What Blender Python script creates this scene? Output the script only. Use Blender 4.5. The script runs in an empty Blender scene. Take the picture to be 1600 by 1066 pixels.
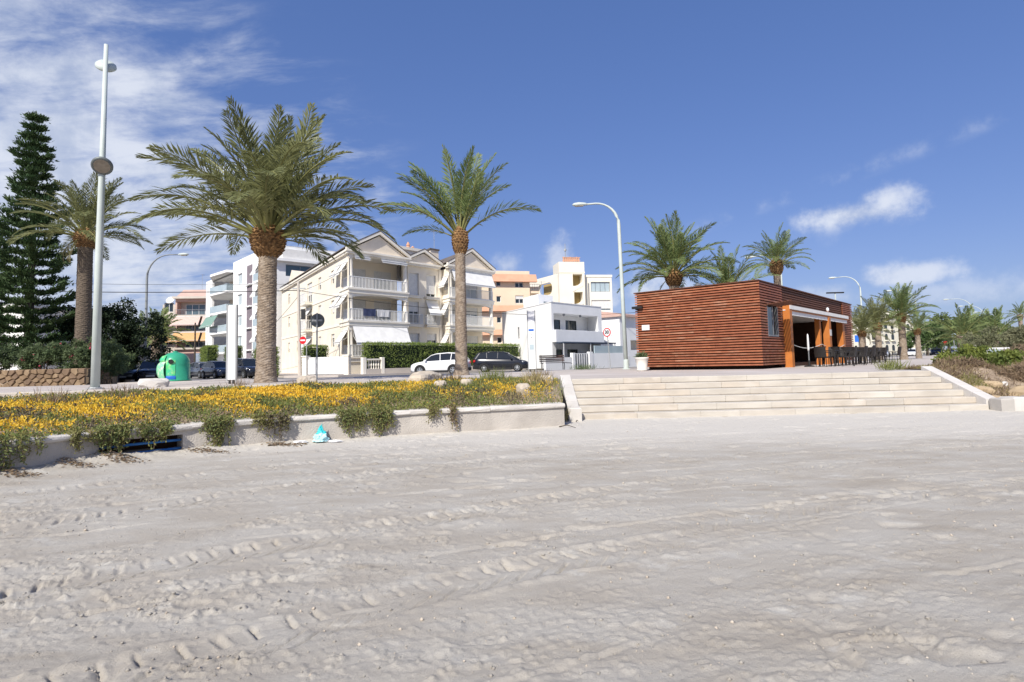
import bpy, bmesh, math, random
import numpy as np
from mathutils import Vector, Matrix
R = math.radians
rng = np.random.default_rng(7); random.seed(7)
sc = bpy.context.scene
# ---------------------------------------------------------------- camera
cam = bpy.data.cameras.new('camera'); cam.sensor_width = 36; cam.lens = 20.25
cam.shift_y = -0.0187; cam.clip_start = .05; cam.clip_end = 6000
co = bpy.data.objects.new('camera', cam); sc.collection.objects.link(co)
co.matrix_world = (Matrix.Translation((0, 0, 1.57)) @ Matrix.Rotation(R(94.0), 4, 'X') @ Matrix.Rotation(R(-1.375), 4, 'Z'))
sc.camera = co
# ---------------------------------------------------------------- exposure
vs = sc.view_settings; vs.view_transform = 'Standard'; vs.look = 'None'; vs.gamma = 1; vs.exposure = 0.70
vs.use_curve_mapping = False
sc.cycles.use_denoising = True
sc.cycles.max_bounces = 6; sc.cycles.diffuse_bounces = 4; sc.cycles.transparent_max_bounces = 6
# ---------------------------------------------------------------- sun (behind the camera, to the left)
SUN_EL = R(41); SUN_AZ = math.atan2(-.40, -.917)      # azimuth of the sun measured from +Y towards +X
sdir = Vector((math.sin(SUN_AZ)*math.cos(SUN_EL), math.cos(SUN_AZ)*math.cos(SUN_EL), math.sin(SUN_EL)))
sl = bpy.data.lights.new('sun', 'SUN'); sl.energy = 3.6; sl.angle = R(.53); sl.color = (1, .95, .865)
so = bpy.data.objects.new('sun', sl); sc.collection.objects.link(so)
so.rotation_euler = sdir.to_track_quat('Z', 'Y').to_euler(); so.location = (-30, -40, 60)
# ---------------------------------------------------------------- sky with clouds
w = bpy.data.worlds.new('World'); sc.world = w; w.use_nodes = True
wn, wl = w.node_tree.nodes, w.node_tree.links
for n in list(wn): wn.remove(n)
def W(t, **k):
    n = wn.new(t)
    for a, b in k.items(): setattr(n, a, b)
    return n
def wm(op, a, b=None, c=None, clamp=False):
    n = W('ShaderNodeMath', operation=op); n.use_clamp = clamp
    for i, v in enumerate((a, b, c)):
        if v is None: continue
        if isinstance(v, (int, float)): n.inputs[i].default_value = v
        else: wl.new(v, n.inputs[i])
    return n.outputs[0]
def wsmooth(v, lo, hi):
    n = W('ShaderNodeMapRange', interpolation_type='SMOOTHSTEP')
    wl.new(v, n.inputs[0]); n.inputs[1].default_value = lo; n.inputs[2].default_value = hi
    return n.outputs[0]
sky = W('ShaderNodeTexSky', sky_type='NISHITA'); sky.sun_disc = False
sky.sun_elevation = SUN_EL; sky.sun_rotation = SUN_AZ; sky.air_density = 1.0; sky.dust_density = .6; sky.ozone_density = 2.2; sky.altitude = 0
geo = W('ShaderNodeTexCoord'); sep = W('ShaderNodeSeparateXYZ'); wl.new(geo.outputs['Generated'], sep.inputs[0])
X, Y, Z = sep.outputs
az = wm('ARCTAN2', X, Y); el = wm('ARCSINE', Z)
def wnoise(vec, scale, detail, rough=.55, dist=0):
    n = W('ShaderNodeTexNoise'); n.inputs['Scale'].default_value = scale; n.inputs['Detail'].default_value = detail
    n.inputs['Roughness'].default_value = rough; n.inputs['Distortion'].default_value = dist
    wl.new(vec, n.inputs['Vector']); return n.outputs['Fac']
comb = W('ShaderNodeCombineXYZ'); wl.new(az, comb.inputs[0]); wl.new(el, comb.inputs[1])
AE = comb.outputs[0]
n_c = wnoise(AE, 14, 7, .6); n_big = wnoise(AE, 5, 3)
zz = wm('ADD', wm('MAXIMUM', Z, 0.0), .18)
pl = W('ShaderNodeCombineXYZ'); wl.new(wm('DIVIDE', X, zz), pl.inputs[0]); wl.new(wm('DIVIDE', Y, zz), pl.inputs[1])
mp = W('ShaderNodeMapping'); wl.new(pl.outputs[0], mp.inputs[0]); mp.inputs['Rotation'].default_value = (0, 0, .15); mp.inputs['Scale'].default_value = (1, 2.0, 1)
n_w = wnoise(mp.outputs[0], 3.4, 8, .62, .3); n_w2 = wnoise(pl.outputs[0], 1.1, 4, .5)
# high thin cloud: one sheet to the left of the view, more of it behind
def ell(a0, e0, ra, re):
    return wm('SQRT', wm('ADD', wm('POWER', wm('DIVIDE', wm('ABSOLUTE', wm('SUBTRACT', az, a0)), ra), 2), wm('POWER', wm('DIVIDE', wm('ABSOLUTE', wm('SUBTRACT', el, e0)), re), 2)))
sheet = wsmooth(ell(R(-44), R(13), R(33), R(21)), 1.25, .15)
sheet2 = wm('MULTIPLY', wsmooth(n_w2, .45, .7), wsmooth(wm('ABSOLUTE', az), 1.0, 1.6))
cov = wm('MAXIMUM', sheet, wm('MULTIPLY', sheet2, .8))
cir = wm('MULTIPLY', wsmooth(wm('ADD', n_w, wm('MULTIPLY', cov, .42)), .52, .98), .86)
cir = wm('MULTIPLY', cir, wsmooth(cov, 0, .25))
# small fair-weather cumulus low over the horizon
cum = None
for (a0, e0, ra, re, op) in ((31.5, 11.8, 6.5, 2.3, .85), (34.5, 6.3, 5.0, 1.7, .75), (29, 5.2, 5, 2.0, .55), (13.2, 6.4, 6.5, 3.0, .8), (4.6, 10.2, 2.4, 2.8, .6), (-.5, 9.6, 2.4, 2.0, .5),
                             (-15.2, 11.2, 2.7, 1.9, .65), (-27.5, 11.2, 4.4, 2.2, .55), (-31, 7, 6, 2, .45), (37.5, 4.5, 9, 1.7, .4), (-12, 6, 5, 2, .3)):
    d = ell(R(a0), R(e0), R(ra), R(re))
    below = wsmooth(el, R(e0 - re*.75), R(e0 - re*.2))
    v = wm('ADD', wm('SUBTRACT', 1.0, d), wm('MULTIPLY', wm('SUBTRACT', n_c, .5), 2.3))
    v = wm('MULTIPLY', wm('MULTIPLY', wsmooth(v, .1, 1.0), op), wm('ADD', wm('MULTIPLY', below, .8), .2))
    cum = v if cum is None else wm('MAXIMUM', cum, v)
band = wm('MULTIPLY', wsmooth(el, R(20), R(6)), wsmooth(wm('ABSOLUTE', az), .8, 1.2))
cum = wm('MAXIMUM', cum, wm('MULTIPLY', wsmooth(wm('ADD', n_big, wm('MULTIPLY', n_c, .3)), .66, .85), band))
# a faint contrail-like streak on the right
str_ = wm('MULTIPLY', wsmooth(wm('ABSOLUTE', wm('SUBTRACT', wm('SUBTRACT', el, R(13.6)), wm('MULTIPLY', wm('SUBTRACT', az, R(24)), .22))), R(1.1), 0), wsmooth(n_c, .42, .75))
str_ = wm('MULTIPLY', wm('MULTIPLY', str_, wsmooth(az, R(14), R(20))), .28)
fac = wm('MAXIMUM', wm('MAXIMUM', cir, cum), str_, clamp=True)
fac = wm('MULTIPLY', fac, wsmooth(el, R(-1), R(3)))
ccol = W('ShaderNodeMixRGB'); ccol.inputs[1].default_value = (3.2, 3.6, 4.5, 1); ccol.inputs[2].default_value = (4.7, 4.95, 5.5, 1); wl.new(wsmooth(n_c, .35, .62), ccol.inputs[0])
hs = W('ShaderNodeHueSaturation'); hs.inputs['Saturation'].default_value = 1.28; hs.inputs['Hue'].default_value = .512; hs.inputs['Value'].default_value = 1.0; wl.new(sky.outputs[0], hs.inputs['Color'])
gm = W('ShaderNodeGamma'); gm.inputs[1].default_value = .52; wl.new(hs.outputs[0], gm.inputs[0])
tn = W('ShaderNodeMixRGB', blend_type='MULTIPLY'); tn.inputs[0].default_value = 1; tn.inputs[2].default_value = (.91, 1.04, 1.53, 1); wl.new(gm.outputs[0], tn.inputs[1])
mx = W('ShaderNodeMixRGB'); wl.new(fac, mx.inputs[0]); wl.new(tn.outputs[0], mx.inputs[1]); wl.new(ccol.outputs[0], mx.inputs[2])
bg = W('ShaderNodeBackground'); bg.inputs[1].default_value = .106; wl.new(mx.outputs[0], bg.inputs[0])
wo = W('ShaderNodeOutputWorld'); wl.new(bg.outputs[0], wo.inputs[0])

# ================================================================ helpers
COL = sc.collection; WL = {}
def tag(o, label=None, cat=None, group=None, kind=None):
    if label: o['label'] = label
    if cat: o['category'] = cat
    if group: o['group'] = group
    if kind: o['kind'] = kind
    return o
def thing(name, label, cat, loc, group=None):
    o = bpy.data.objects.new(name, None); COL.objects.link(o); o.location = loc; o.empty_display_size = .1
    WL[o.name] = Vector(loc); return tag(o, label, cat, group)
class MB:
    def __init__(s): s.v = []; s.f = []; s.m = []
    def add(s, vs, fs, mi=0):
        n = len(s.v); s.v.extend([tuple(p) for p in vs]); s.f.extend([tuple(i+n for i in f) for f in fs]); s.m.extend([mi]*len(fs)); return s
    def hexa(s, p, mi=0):
        return s.add(p, [(0,3,2,1),(4,5,6,7),(0,1,5,4),(1,2,6,5),(2,3,7,6),(3,0,4,7)], mi)
    def box(s, x0,x1,y0,y1,z0,z1, F=None, mi=0):
        F = F or ID
        return s.hexa([F(x0,y0,z0),F(x1,y0,z0),F(x1,y1,z0),F(x0,y1,z0),F(x0,y0,z1),F(x1,y0,z1),F(x1,y1,z1),F(x0,y1,z1)], mi)
    def cham(s, x0,x1,y0,y1,z0,z1,c, F=None, mi=0):
        F = F or ID; vs=[]
        for z,k in ((z0,c),(z0+c,0),(z1-c,0),(z1,c)):
            vs += [F(x0+k,y0+k,z),F(x1-k,y0+k,z),F(x1-k,y1-k,z),F(x0+k,y1-k,z)]
        fs=[(3,2,1,0),(12,13,14,15)]
        for j in range(3):
            for i in range(4):
                fs.append((4*j+i,4*j+(i+1)%4,4*j+4+(i+1)%4,4*j+4+i))
        return s.add(vs, fs, mi)
    def prism(s, poly, z0, z1, F=None, mi=0, top=True):
        F = F or ID; n=len(poly)
        vs=[F(x,y,z0) for x,y in poly]+[F(x,y,z1) for x,y in poly]
        fs=[(i,(i+1)%n,n+(i+1)%n,n+i) for i in range(n)]
        if top: fs += [tuple(range(n,2*n)), tuple(reversed(range(n)))]
        return s.add(vs, fs, mi)
    def tube(s, pts, rad, seg=8, mi=0, cap=True):
        pts=[Vector(p) for p in pts]; n=len(pts); vs=[]; fs=[]
        for i,p in enumerate(pts):
            t=(pts[min(i+1,n-1)]-pts[max(i-1,0)]).normalized()
            a=t.cross(Vector((0,0,1)) if abs(t.z)<.95 else Vector((0,1,0))).normalized(); b=t.cross(a)
            r=rad[i] if hasattr(rad,'__len__') else rad
            vs += [p+(a*math.cos(2*math.pi*k/seg)+b*math.sin(2*math.pi*k/seg))*r for k in range(seg)]
        for i in range(n-1):
            for k in range(seg): fs.append((i*seg+k,i*seg+(k+1)%seg,(i+1)*seg+(k+1)%seg,(i+1)*seg+k))
        if cap: fs += [tuple(reversed(range(seg))), tuple(range((n-1)*seg,n*seg))]
        return s.add(vs,fs,mi)
    def lathe(s, c, prof, seg=16, mi=0, ax=None):
        vs=[];fs=[];c=Vector(c); n=len(prof)
        for r,z in prof:
            for k in range(seg):
                a=2*math.pi*k/seg; q=Vector((r*math.cos(a),r*math.sin(a),z)); vs.append(c+(ax@q if ax else q))
        for i in range(n-1):
            for k in range(seg): fs.append((i*seg+k,i*seg+(k+1)%seg,(i+1)*seg+(k+1)%seg,(i+1)*seg+k))
        fs += [tuple(reversed(range(seg))), tuple(range((n-1)*seg,n*seg))]
        return s.add(vs,fs,mi)
    def mesh(s, name, mats, off=(0,0,0), smooth=False):
        me=bpy.data.meshes.new(name); o=Vector(off)
        me.from_pydata([Vector(p)-o for p in s.v],[],s.f)
        for m in (mats if isinstance(mats,(list,tuple)) else [mats]): me.materials.append(m)
        if isinstance(mats,(list,tuple)) and len(mats)>1: me.polygons.foreach_set('material_index', s.m)
        if smooth: me.polygons.foreach_set('use_smooth',[True]*len(me.polygons))
        bm=bmesh.new(); bm.from_mesh(me); bmesh.ops.recalc_face_normals(bm, faces=bm.faces); bm.to_mesh(me); bm.free()
        return me
def ID(x,y,z): return (x,y,z)
def frame(o, u, v=None):
    ux,uy=u; vx,vy = v if v else (-uy,ux); ox,oy=o[0],o[1]; oz=o[2] if len(o)>2 else 0
    return lambda a,b,z: (ox+a*ux+b*vx, oy+a*uy+b*vy, oz+z)
def yawframe(x,y,z,deg):
    c,s=math.cos(R(deg)),math.sin(R(deg)); return frame((x,y,z),(c,s))
def link(name, me, parent=None, loc=(0,0,0), rot=None, scale=None):
    o=bpy.data.objects.new(name, me); COL.objects.link(o); o.location=loc
    if rot: o.rotation_euler=rot
    if scale: o.scale=(scale,)*3 if isinstance(scale,(int,float)) else scale
    if parent is not None: o.parent=parent; WL[o.name]=WL.get(parent.name,Vector((0,0,0)))
    return o
def part(name, mb, mats, parent, smooth=False, kind=None):
    o=link(name, mb.mesh(name, mats, WL[parent.name], smooth), parent)
    if kind: o['kind']=kind
    return o
def solo(name, mb, mats, label, cat, group=None, smooth=False, kind=None):
    v=np.array([tuple(p) for p in mb.v]); c=Vector(((v[:,0].min()+v[:,0].max())/2,(v[:,1].min()+v[:,1].max())/2,v[:,2].min()))
    o=link(name, mb.mesh(name,mats,c,smooth), None, c); WL[o.name]=c
    return tag(o,label,cat,group,kind)
def struct(name, mb, mats, smooth=False):
    o=link(name, mb.mesh(name,mats,(0,0,0),smooth)); WL[o.name]=Vector((0,0,0)); o['kind']='structure'; return o
def npmesh(name, V, F, mats, mi=None, smooth=False):
    V=np.asarray(V,dtype=np.float32).reshape(-1,3); F=np.asarray(F,dtype=np.int32); k=F.shape[1]
    me=bpy.data.meshes.new(name); me.vertices.add(len(V)); me.vertices.foreach_set('co',V.ravel())
    me.loops.add(F.size); me.loops.foreach_set('vertex_index',F.ravel())
    me.polygons.add(len(F)); me.polygons.foreach_set('loop_start',np.arange(0,F.size,k,dtype=np.int32))
    try: me.polygons.foreach_set('loop_total',np.full(len(F),k,dtype=np.int32))
    except Exception: pass
    for m in (mats if isinstance(mats,(list,tuple)) else [mats]): me.materials.append(m)
    if mi is not None: me.polygons.foreach_set('material_index',np.asarray(mi,dtype=np.int32))
    if smooth: me.polygons.foreach_set('use_smooth',np.ones(len(F),dtype=bool))
    me.update(calc_edges=True); me.validate(); return me
# ---- wall faces with real openings.  Pf(a, z, d): along, up, inward
def wall_face(mb, Pf, a0,a1,z0,z1, ops=(), depth=.22, mi=0, mr=None):
    xs=sorted({a0,a1,*[o[0] for o in ops],*[o[1] for o in ops]}); zs=sorted({z0,z1,*[o[2] for o in ops],*[o[3] for o in ops]})
    xs=[x for x in xs if a0<=x<=a1]; zs=[z for z in zs if z0<=z<=z1]
    for i in range(len(xs)-1):
        for j in range(len(zs)-1):
            x,z=(xs[i]+xs[i+1])/2,(zs[j]+zs[j+1])/2
            if any(o[0]<x<o[1] and o[2]<z<o[3] for o in ops): continue
            mb.add([Pf(xs[i],zs[j],0),Pf(xs[i+1],zs[j],0),Pf(xs[i+1],zs[j+1],0),Pf(xs[i],zs[j+1],0)],[(0,1,2,3)],mi)
    for (p,q,r,t) in [o[:4] for o in ops]:
        for (s0,s1) in (((p,r),(q,r)),((q,r),(q,t)),((q,t),(p,t)),((p,t),(p,r))):
            mb.add([Pf(*s0,0),Pf(*s1,0),Pf(*s1,depth),Pf(*s0,depth)],[(0,1,2,3)],mi if mr is None else mr)
def pbox(mb, Pf, a0,a1,z0,z1,d0,d1, mi=0):
    mb.hexa([Pf(a0,z0,d0),Pf(a1,z0,d0),Pf(a1,z0,d1),Pf(a0,z0,d1),Pf(a0,z1,d0),Pf(a1,z1,d0),Pf(a1,z1,d1),Pf(a0,z1,d1)],mi)
def window(root, Pf, a0,a1,z0,z1, d=.16, fw=.06, mull=1, fm='white_paint', pane='glass', shut=0., name='window'):
    mb=MB()
    pbox(mb,Pf,a0,a0+fw,z0,z1,d,d+.06); pbox(mb,Pf,a1-fw,a1,z0,z1,d,d+.06)
    pbox(mb,Pf,a0+fw,a1-fw,z0,z0+fw,d,d+.06); pbox(mb,Pf,a0+fw,a1-fw,z1-fw,z1,d,d+.06)
    for k in range(mull):
        c=a0+(a1-a0)*(k+1)/(mull+1); pbox(mb,Pf,c-fw/2,c+fw/2,z0+fw,z1-fw,d,d+.055)
    o=part(name,mb,M[fm],root)
    g=MB(); pbox(g,Pf,a0+fw*.5,a1-fw*.5,z0+fw*.5,z1-fw*.5,d+.03,d+.045); part('pane',g,M[pane],o)
    if shut>0:
        g=MB(); zb=z1-(z1-z0)*shut; n=max(3,int((z1-zb)/.09))
        for i in range(n):
            h=(z1-zb)/n; pbox(g,Pf,a0+.01,a1-.01,zb+i*h+.008,zb+(i+1)*h,d-.04,d-.015)
        part('roller_shutter',g,M['shutter'],o)
    return o
def railing(root, Pts, z0, h, mat, pitch=.13, rail=.05, r=.018, kind=None, name='railing'):
    mb=MB()
    for (p,q) in zip(Pts[:-1],Pts[1:]):
        p=Vector((*p,0));q=Vector((*q,0)); L=(q-p).length; t=(q-p)/L; nn=Vector((-t.y,t.x,0)); n=max(2,int(L/pitch))
        for zz,hh in ((z0+.06,.05),(z0+h-.06,.06)):
            vs=[]
            for z in (zz,zz+hh):
                vs += [p-nn*rail/2+Vector((0,0,z)),q-nn*rail/2+Vector((0,0,z)),q+nn*rail/2+Vector((0,0,z)),p+nn*rail/2+Vector((0,0,z))]
            mb.hexa(vs)
        for i in range(n+1):
            c=p+t*(L*i/n); vs=[]
            for z in (z0+.11,z0+h-.06):
                vs += [c-nn*r-t*r+Vector((0,0,z)),c-nn*r+t*r+Vector((0,0,z)),c+nn*r+t*r+Vector((0,0,z)),c+nn*r-t*r+Vector((0,0,z))]
            mb.hexa(vs)
    return part(name,mb,mat,root,kind=kind)
def awning(root, Pf, a0,a1,zt,zb,out, mat, name='awning', side=False, val=.18):
    mb=MB(); n=6
    for i in range(n):
        s0,s1=i/n,(i+1)/n; sag=lambda s:-.05*math.sin(math.pi*s)
        p=[Pf(a0,zt+(zb-zt)*s0+sag(s0),-.04-out*s0),Pf(a1,zt+(zb-zt)*s0+sag(s0),-.04-out*s0),Pf(a1,zt+(zb-zt)*s1+sag(s1),-.04-out*s1),Pf(a0,zt+(zb-zt)*s1+sag(s1),-.04-out*s1)]
        q=[(x,y,z-.02) for x,y,z in p]; mb.hexa(q+p)
    mb.hexa([Pf(a0,zb-val,-.05-out),Pf(a1,zb-val,-.05-out),Pf(a1,zb-val,-.035-out),Pf(a0,zb-val,-.035-out),Pf(a0,zb,-.05-out),Pf(a1,zb,-.05-out),Pf(a1,zb,-.035-out),Pf(a0,zb,-.035-out)])
    o=part(name,mb,mat,root)
    r=MB(); r.tube([Pf(a0-.03,zb,-.06-out),Pf(a1+.03,zb,-.06-out)],.03,6); r.tube([Pf(a0-.03,zt+.03,-.05),Pf(a1+.03,zt+.03,-.05)],.05,6)
    for a in (a0+.03,a1-.03): r.tube([Pf(a,zt+.03,-.05),Pf(a,(zt+zb)/2-.12,-.07),Pf(a,zb,-.06-out)],.015,5)
    part('awning_frame',r,M['white_paint'],o); return o
# ================================================================ materials
M = {}
def mk(key, c1, c2=None, scale=3., rough=.8, bump=0., bscale=40., metal=0., spec=.3, stretch=None, detail=5, contrast=(.35,.65), sss=0, coat=0, emit=None, c3=None, s3=1.0, trans=0, ior=1.45, alpha=1):
    m=bpy.data.materials.new(key); m.use_nodes=True; nt=m.node_tree; N,L=nt.nodes,nt.links
    b=N['Principled BSDF']; b.inputs['Roughness'].default_value=rough; b.inputs['Metallic'].default_value=metal
    b.inputs['Specular IOR Level'].default_value=spec; b.inputs['Coat Weight'].default_value=coat; b.inputs['Transmission Weight'].default_value=trans; b.inputs['IOR'].default_value=ior
    b.inputs['Base Color'].default_value=(*c1,1)
    tc=N.new('ShaderNodeTexCoord'); vec=tc.outputs['Object']
    if stretch:
        mp=N.new('ShaderNodeMapping'); mp.inputs['Scale'].default_value=stretch; L.new(vec,mp.inputs[0]); vec=mp.outputs[0]
    if c2:
        n=N.new('ShaderNodeTexNoise'); n.inputs['Scale'].default_value=scale; n.inputs['Detail'].default_value=detail; L.new(vec,n.inputs['Vector'])
        mr=N.new('ShaderNodeMapRange'); mr.inputs[1].default_value=contrast[0]; mr.inputs[2].default_value=contrast[1]; L.new(n.outputs['Fac'],mr.inputs[0])
        x=N.new('ShaderNodeMixRGB'); x.inputs[1].default_value=(*c1,1); x.inputs[2].default_value=(*c2,1); L.new(mr.outputs[0],x.inputs[0]); out=x.outputs[0]
        if c3:
            n2=N.new('ShaderNodeTexNoise'); n2.inputs['Scale'].default_value=s3; n2.inputs['Detail'].default_value=4; L.new(vec,n2.inputs['Vector'])
            m2=N.new('ShaderNodeMapRange'); m2.inputs[1].default_value=.5; m2.inputs[2].default_value=.7; L.new(n2.outputs['Fac'],m2.inputs[0])
            y=N.new('ShaderNodeMixRGB'); L.new(m2.outputs[0],y.inputs[0]); L.new(out,y.inputs[1]); y.inputs[2].default_value=(*c3,1); out=y.outputs[0]
        L.new(out,b.inputs['Base Color'])
    if bump:
        n=N.new('ShaderNodeTexNoise'); n.inputs['Scale'].default_value=bscale; n.inputs['Detail'].default_value=6; L.new(vec,n.inputs['Vector'])
        bp=N.new('ShaderNodeBump'); bp.inputs['Strength'].default_value=min(1,bump); bp.inputs['Distance'].default_value=.02; L.new(n.outputs['Fac'],bp.inputs['Height']); L.new(bp.outputs[0],b.inputs['Normal'])
    if emit: b.inputs['Emission Color'].default_value=(*emit,1); b.inputs['Emission Strength'].default_value=1
    M[key]=m; return m
def leafmat(key, c1, c2, scale=2., tr=.35, rough=.6):
    m=mk(key,c1,c2,scale,rough,spec=.25); nt=m.node_tree; N,L=nt.nodes,nt.links; b=N['Principled BSDF']
    t=N.new('ShaderNodeBsdfTranslucent'); src=b.inputs['Base Color'].links[0].from_socket; L.new(src,t.inputs[0])
    x=N.new('ShaderNodeMixShader'); x.inputs[0].default_value=tr; L.new(b.outputs[0],x.inputs[1]); L.new(t.outputs[0],x.inputs[2]); L.new(x.outputs[0],N['Material Output'].inputs[0]); return m
mk('white_paint',(.78,.78,.77),(.70,.70,.69),2,.55)
mk('render_white',(.85,.85,.84),(.79,.79,.78),.8,.8,.15,30)
mk('render_cream',(.86,.785,.655),(.80,.725,.60),.7,.85,.2,30)
mk('render_trim',(.86,.81,.71),(.81,.75,.65),1,.8)
mk('pediment',(.84,.745,.61),(.78,.685,.55),2,.85)
mk('shutter',(.76,.75,.72),(.70,.69,.66),3,.5)
mk('awning_white',(.80,.79,.76),(.72,.71,.68),2,.8)
mk('awning_green',(.20,.32,.27),(.17,.28,.23),3,.8)
mk('glass',(.02,.03,.035),None,rough=.06,spec=.8)
mk('glass_blue',(.07,.12,.15),None,rough=.08,spec=.8)
mk('glass_pale',(.42,.50,.53),(.36,.44,.47),1,rough=.12,spec=.7)
mk('concrete',(.46,.43,.39),(.36,.34,.31),1.5,.9,.4,25,c3=(.52,.50,.46),s3=.8)
mk('wall_render',(.50,.46,.41),(.40,.365,.325),1.8,.95,.7,35,c3=(.30,.28,.25),s3=.55,detail=8)
mk('coping',(.62,.58,.53),(.48,.45,.41),2.2,.9,.5,30)
mk('limestone',(.525,.48,.415),(.45,.405,.345),1.6,.85,.35,30,c3=(.585,.55,.485),s3=.7,stretch=(1,1,3))
mk('limestone_b',(.545,.505,.44),(.47,.43,.37),1.9,.85,.35,30,stretch=(.6,1,2),c3=(.43,.39,.335),s3=1.3)
mk('limestone_c',(.525,.465,.385),(.455,.405,.34),2.4,.85,.35,30,stretch=(.8,1,2),c3=(.57,.52,.45),s3=2)
mk('cheek_stone',(.60,.57,.53),(.52,.49,.45),2.,.85,.4,30)
mk('paving',(.52,.465,.42),(.45,.40,.36),.7,.85,.2,20,c3=(.55,.50,.46),s3=.25)
mk('asphalt',(.25,.24,.225),(.20,.19,.18),.8,.9,.3,60,c3=(.30,.285,.265),s3=.15)
mk('kerb',(.52,.47,.41),(.42,.38,.33),1.2,.9,.4,20)
mk('soil',(.36,.28,.20),(.25,.19,.135),2.6,.95,.7,20,c3=(.44,.36,.27),s3=1.2)
mk('wood_red',(.33,.112,.055),(.255,.082,.040),4,.5,.3,30,spec=.4)
mk('wood_red_b',(.39,.14,.068),(.30,.10,.048),4,.5,.3,30,spec=.4,c3=(.42,.20,.12),s3=1.5)
mk('wood_red_c',(.30,.115,.06),(.22,.075,.038),3,.55,.3,30,spec=.35,c3=(.36,.17,.10),s3=2)
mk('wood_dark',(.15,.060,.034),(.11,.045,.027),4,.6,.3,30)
mk('wood_orange',(.50,.175,.04),(.42,.14,.034),3,.5,.2,30)
mk('back_and_shade',(.05,.024,.015),None,rough=.9)  # dark kiosk backing; also colours in the shade under it and inside the drains
mk('black_plastic',(.018,.016,.016),(.03,.026,.024),20,.5,.4,80)
mk('dark_metal',(.05,.05,.05),None,rough=.4,metal=.6)
mk('grey_metal',(.30,.31,.32),(.24,.25,.26),2,.4,metal=.6)
mk('galv',(.42,.43,.43),(.36,.37,.37),2,.5,metal=.3)
mk('pole_white',(.54,.59,.56),(.47,.52,.49),1.5,.5)
mk('pole_grey',(.30,.32,.33),(.26,.28,.29),1.5,.5)
mk('lens',(.36,.31,.25),(.28,.24,.19),9,.3)
mk('trunk',(.30,.235,.175),(.185,.145,.11),14,.95,.6,30,c3=(.36,.30,.24),s3=4)
mk('trunk_dark',(.16,.125,.095),(.10,.08,.06),14,.95,.6,30)
mk('boss',(.26,.145,.06),(.12,.07,.035),9,.9,.5,30,c3=(.36,.22,.10),s3=6)
mk('bark',(.10,.08,.06),(.06,.05,.04),6,.95,.5,20)
leafmat('palm_leaf',(.26,.265,.115),(.19,.21,.095),1.5,.4,.40)
leafmat('palm_leaf_b',(.26,.31,.12),(.185,.25,.10),1.5,.4,.40)
leafmat('trail_green',(.24,.27,.10),(.175,.215,.08),2.2,.35)
leafmat('palm_dry',(.20,.17,.08),(.13,.11,.05),2,.25)
mk('rachis',(.24,.24,.09),(.17,.17,.065),3,.5)
leafmat('pine_needle',(.05,.095,.038),(.08,.12,.045),.7,.2)
leafmat('hedge_leaf',(.17,.235,.06),(.25,.31,.08),.8,.35)
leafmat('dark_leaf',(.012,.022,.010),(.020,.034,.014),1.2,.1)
leafmat('bush_leaf',(.11,.155,.07),(.155,.195,.095),1.1,.35)
leafmat('tree_leaf',(.12,.16,.06),(.16,.20,.075),.5,.3)
leafmat('tree_leaf_light',(.11,.16,.055),(.07,.12,.04),.6,.3)
leafmat('shrub_leaf',(.20,.23,.05),(.12,.165,.045),1.5,.3)
leafmat('olive_leaf',(.20,.20,.115),(.15,.16,.085),.6,.25)
leafmat('cover_green',(.23,.27,.075),(.16,.205,.058),2.2,.35)
leafmat('cover_olive',(.30,.28,.095),(.23,.22,.085),2.0,.35)
leafmat('cover_yellow',(.86,.58,.05),(.76,.52,.08),3,.35)
leafmat('cover_grey',(.15,.125,.085),(.11,.09,.065),3,.2)
leafmat('dry_grass',(.42,.34,.17),(.33,.28,.13),1.4,.3)
leafmat('green_grass',(.25,.26,.09),(.18,.21,.07),1.4,.3)
leafmat('dry_twig',(.27,.195,.125),(.18,.13,.085),2,.15)
leafmat('pink_flower',(.62,.10,.16),(.50,.07,.12),3,.3)
mk('rock',(.52,.45,.36),(.40,.34,.27),2.5,.95,.7,15,c3=(.60,.54,.45),s3=1.5)
mk('rock_tan',(.46,.35,.22),(.36,.27,.17),2.5,.95,.7,15,c3=(.52,.44,.33),s3=1.5)
mk('rubble',(.28,.19,.115),(.20,.135,.08),3.0,.95,.7,14)
mk('rubble_b',(.33,.235,.145),(.24,.165,.10),3.0,.95,.7,14)
mk('rubble_c',(.23,.155,.10),(.17,.115,.075),3.0,.95,.7,14)
mk('mortar',(.13,.10,.075),(.10,.075,.055),4,.95)
mk('car_white',(.80,.80,.80),None,rough=.25,spec=.5,coat=.6)
mk('car_black',(.012,.013,.018),None,rough=.2,spec=.5,coat=.8)
mk('car_navy',(.014,.020,.042),None,rough=.2,spec=.5,coat=.8)
mk('car_grey',(.10,.11,.125),None,rough=.25,spec=.5,coat=.8,metal=.3)
mk('car_red',(.42,.012,.02),None,rough=.25,spec=.5,coat=.7)
mk('car_glass',(.012,.015,.018),None,rough=.05,spec=.8)
mk('trim_black',(.022,.022,.024),None,rough=.6)
mk('tyre',(.018,.018,.018),None,rough=.85)
mk('rim',(.50,.51,.52),None,rough=.3,metal=.8)
mk('lamp_red',(.45,.02,.02),None,rough=.2,spec=.6)
mk('lamp_clear',(.70,.72,.74),None,rough=.15,spec=.7)
mk('plate',(.75,.75,.73),None,rough=.5)
mk('sign_red',(.60,.02,.03),None,rough=.4)
mk('sign_white',(.80,.80,.80),None,rough=.4)
mk('sign_black',(.02,.02,.02),None,rough=.5)
mk('sign_grey',(.17,.19,.19),(.13,.145,.145),4,.5,metal=.2)
mk('sign_blue',(.03,.14,.52),None,rough=.4)
mk('sign_green',(.04,.30,.20),None,rough=.4)
mk('pipe_blue',(.03,.14,.42),(.05,.20,.50),5,.5)
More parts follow.
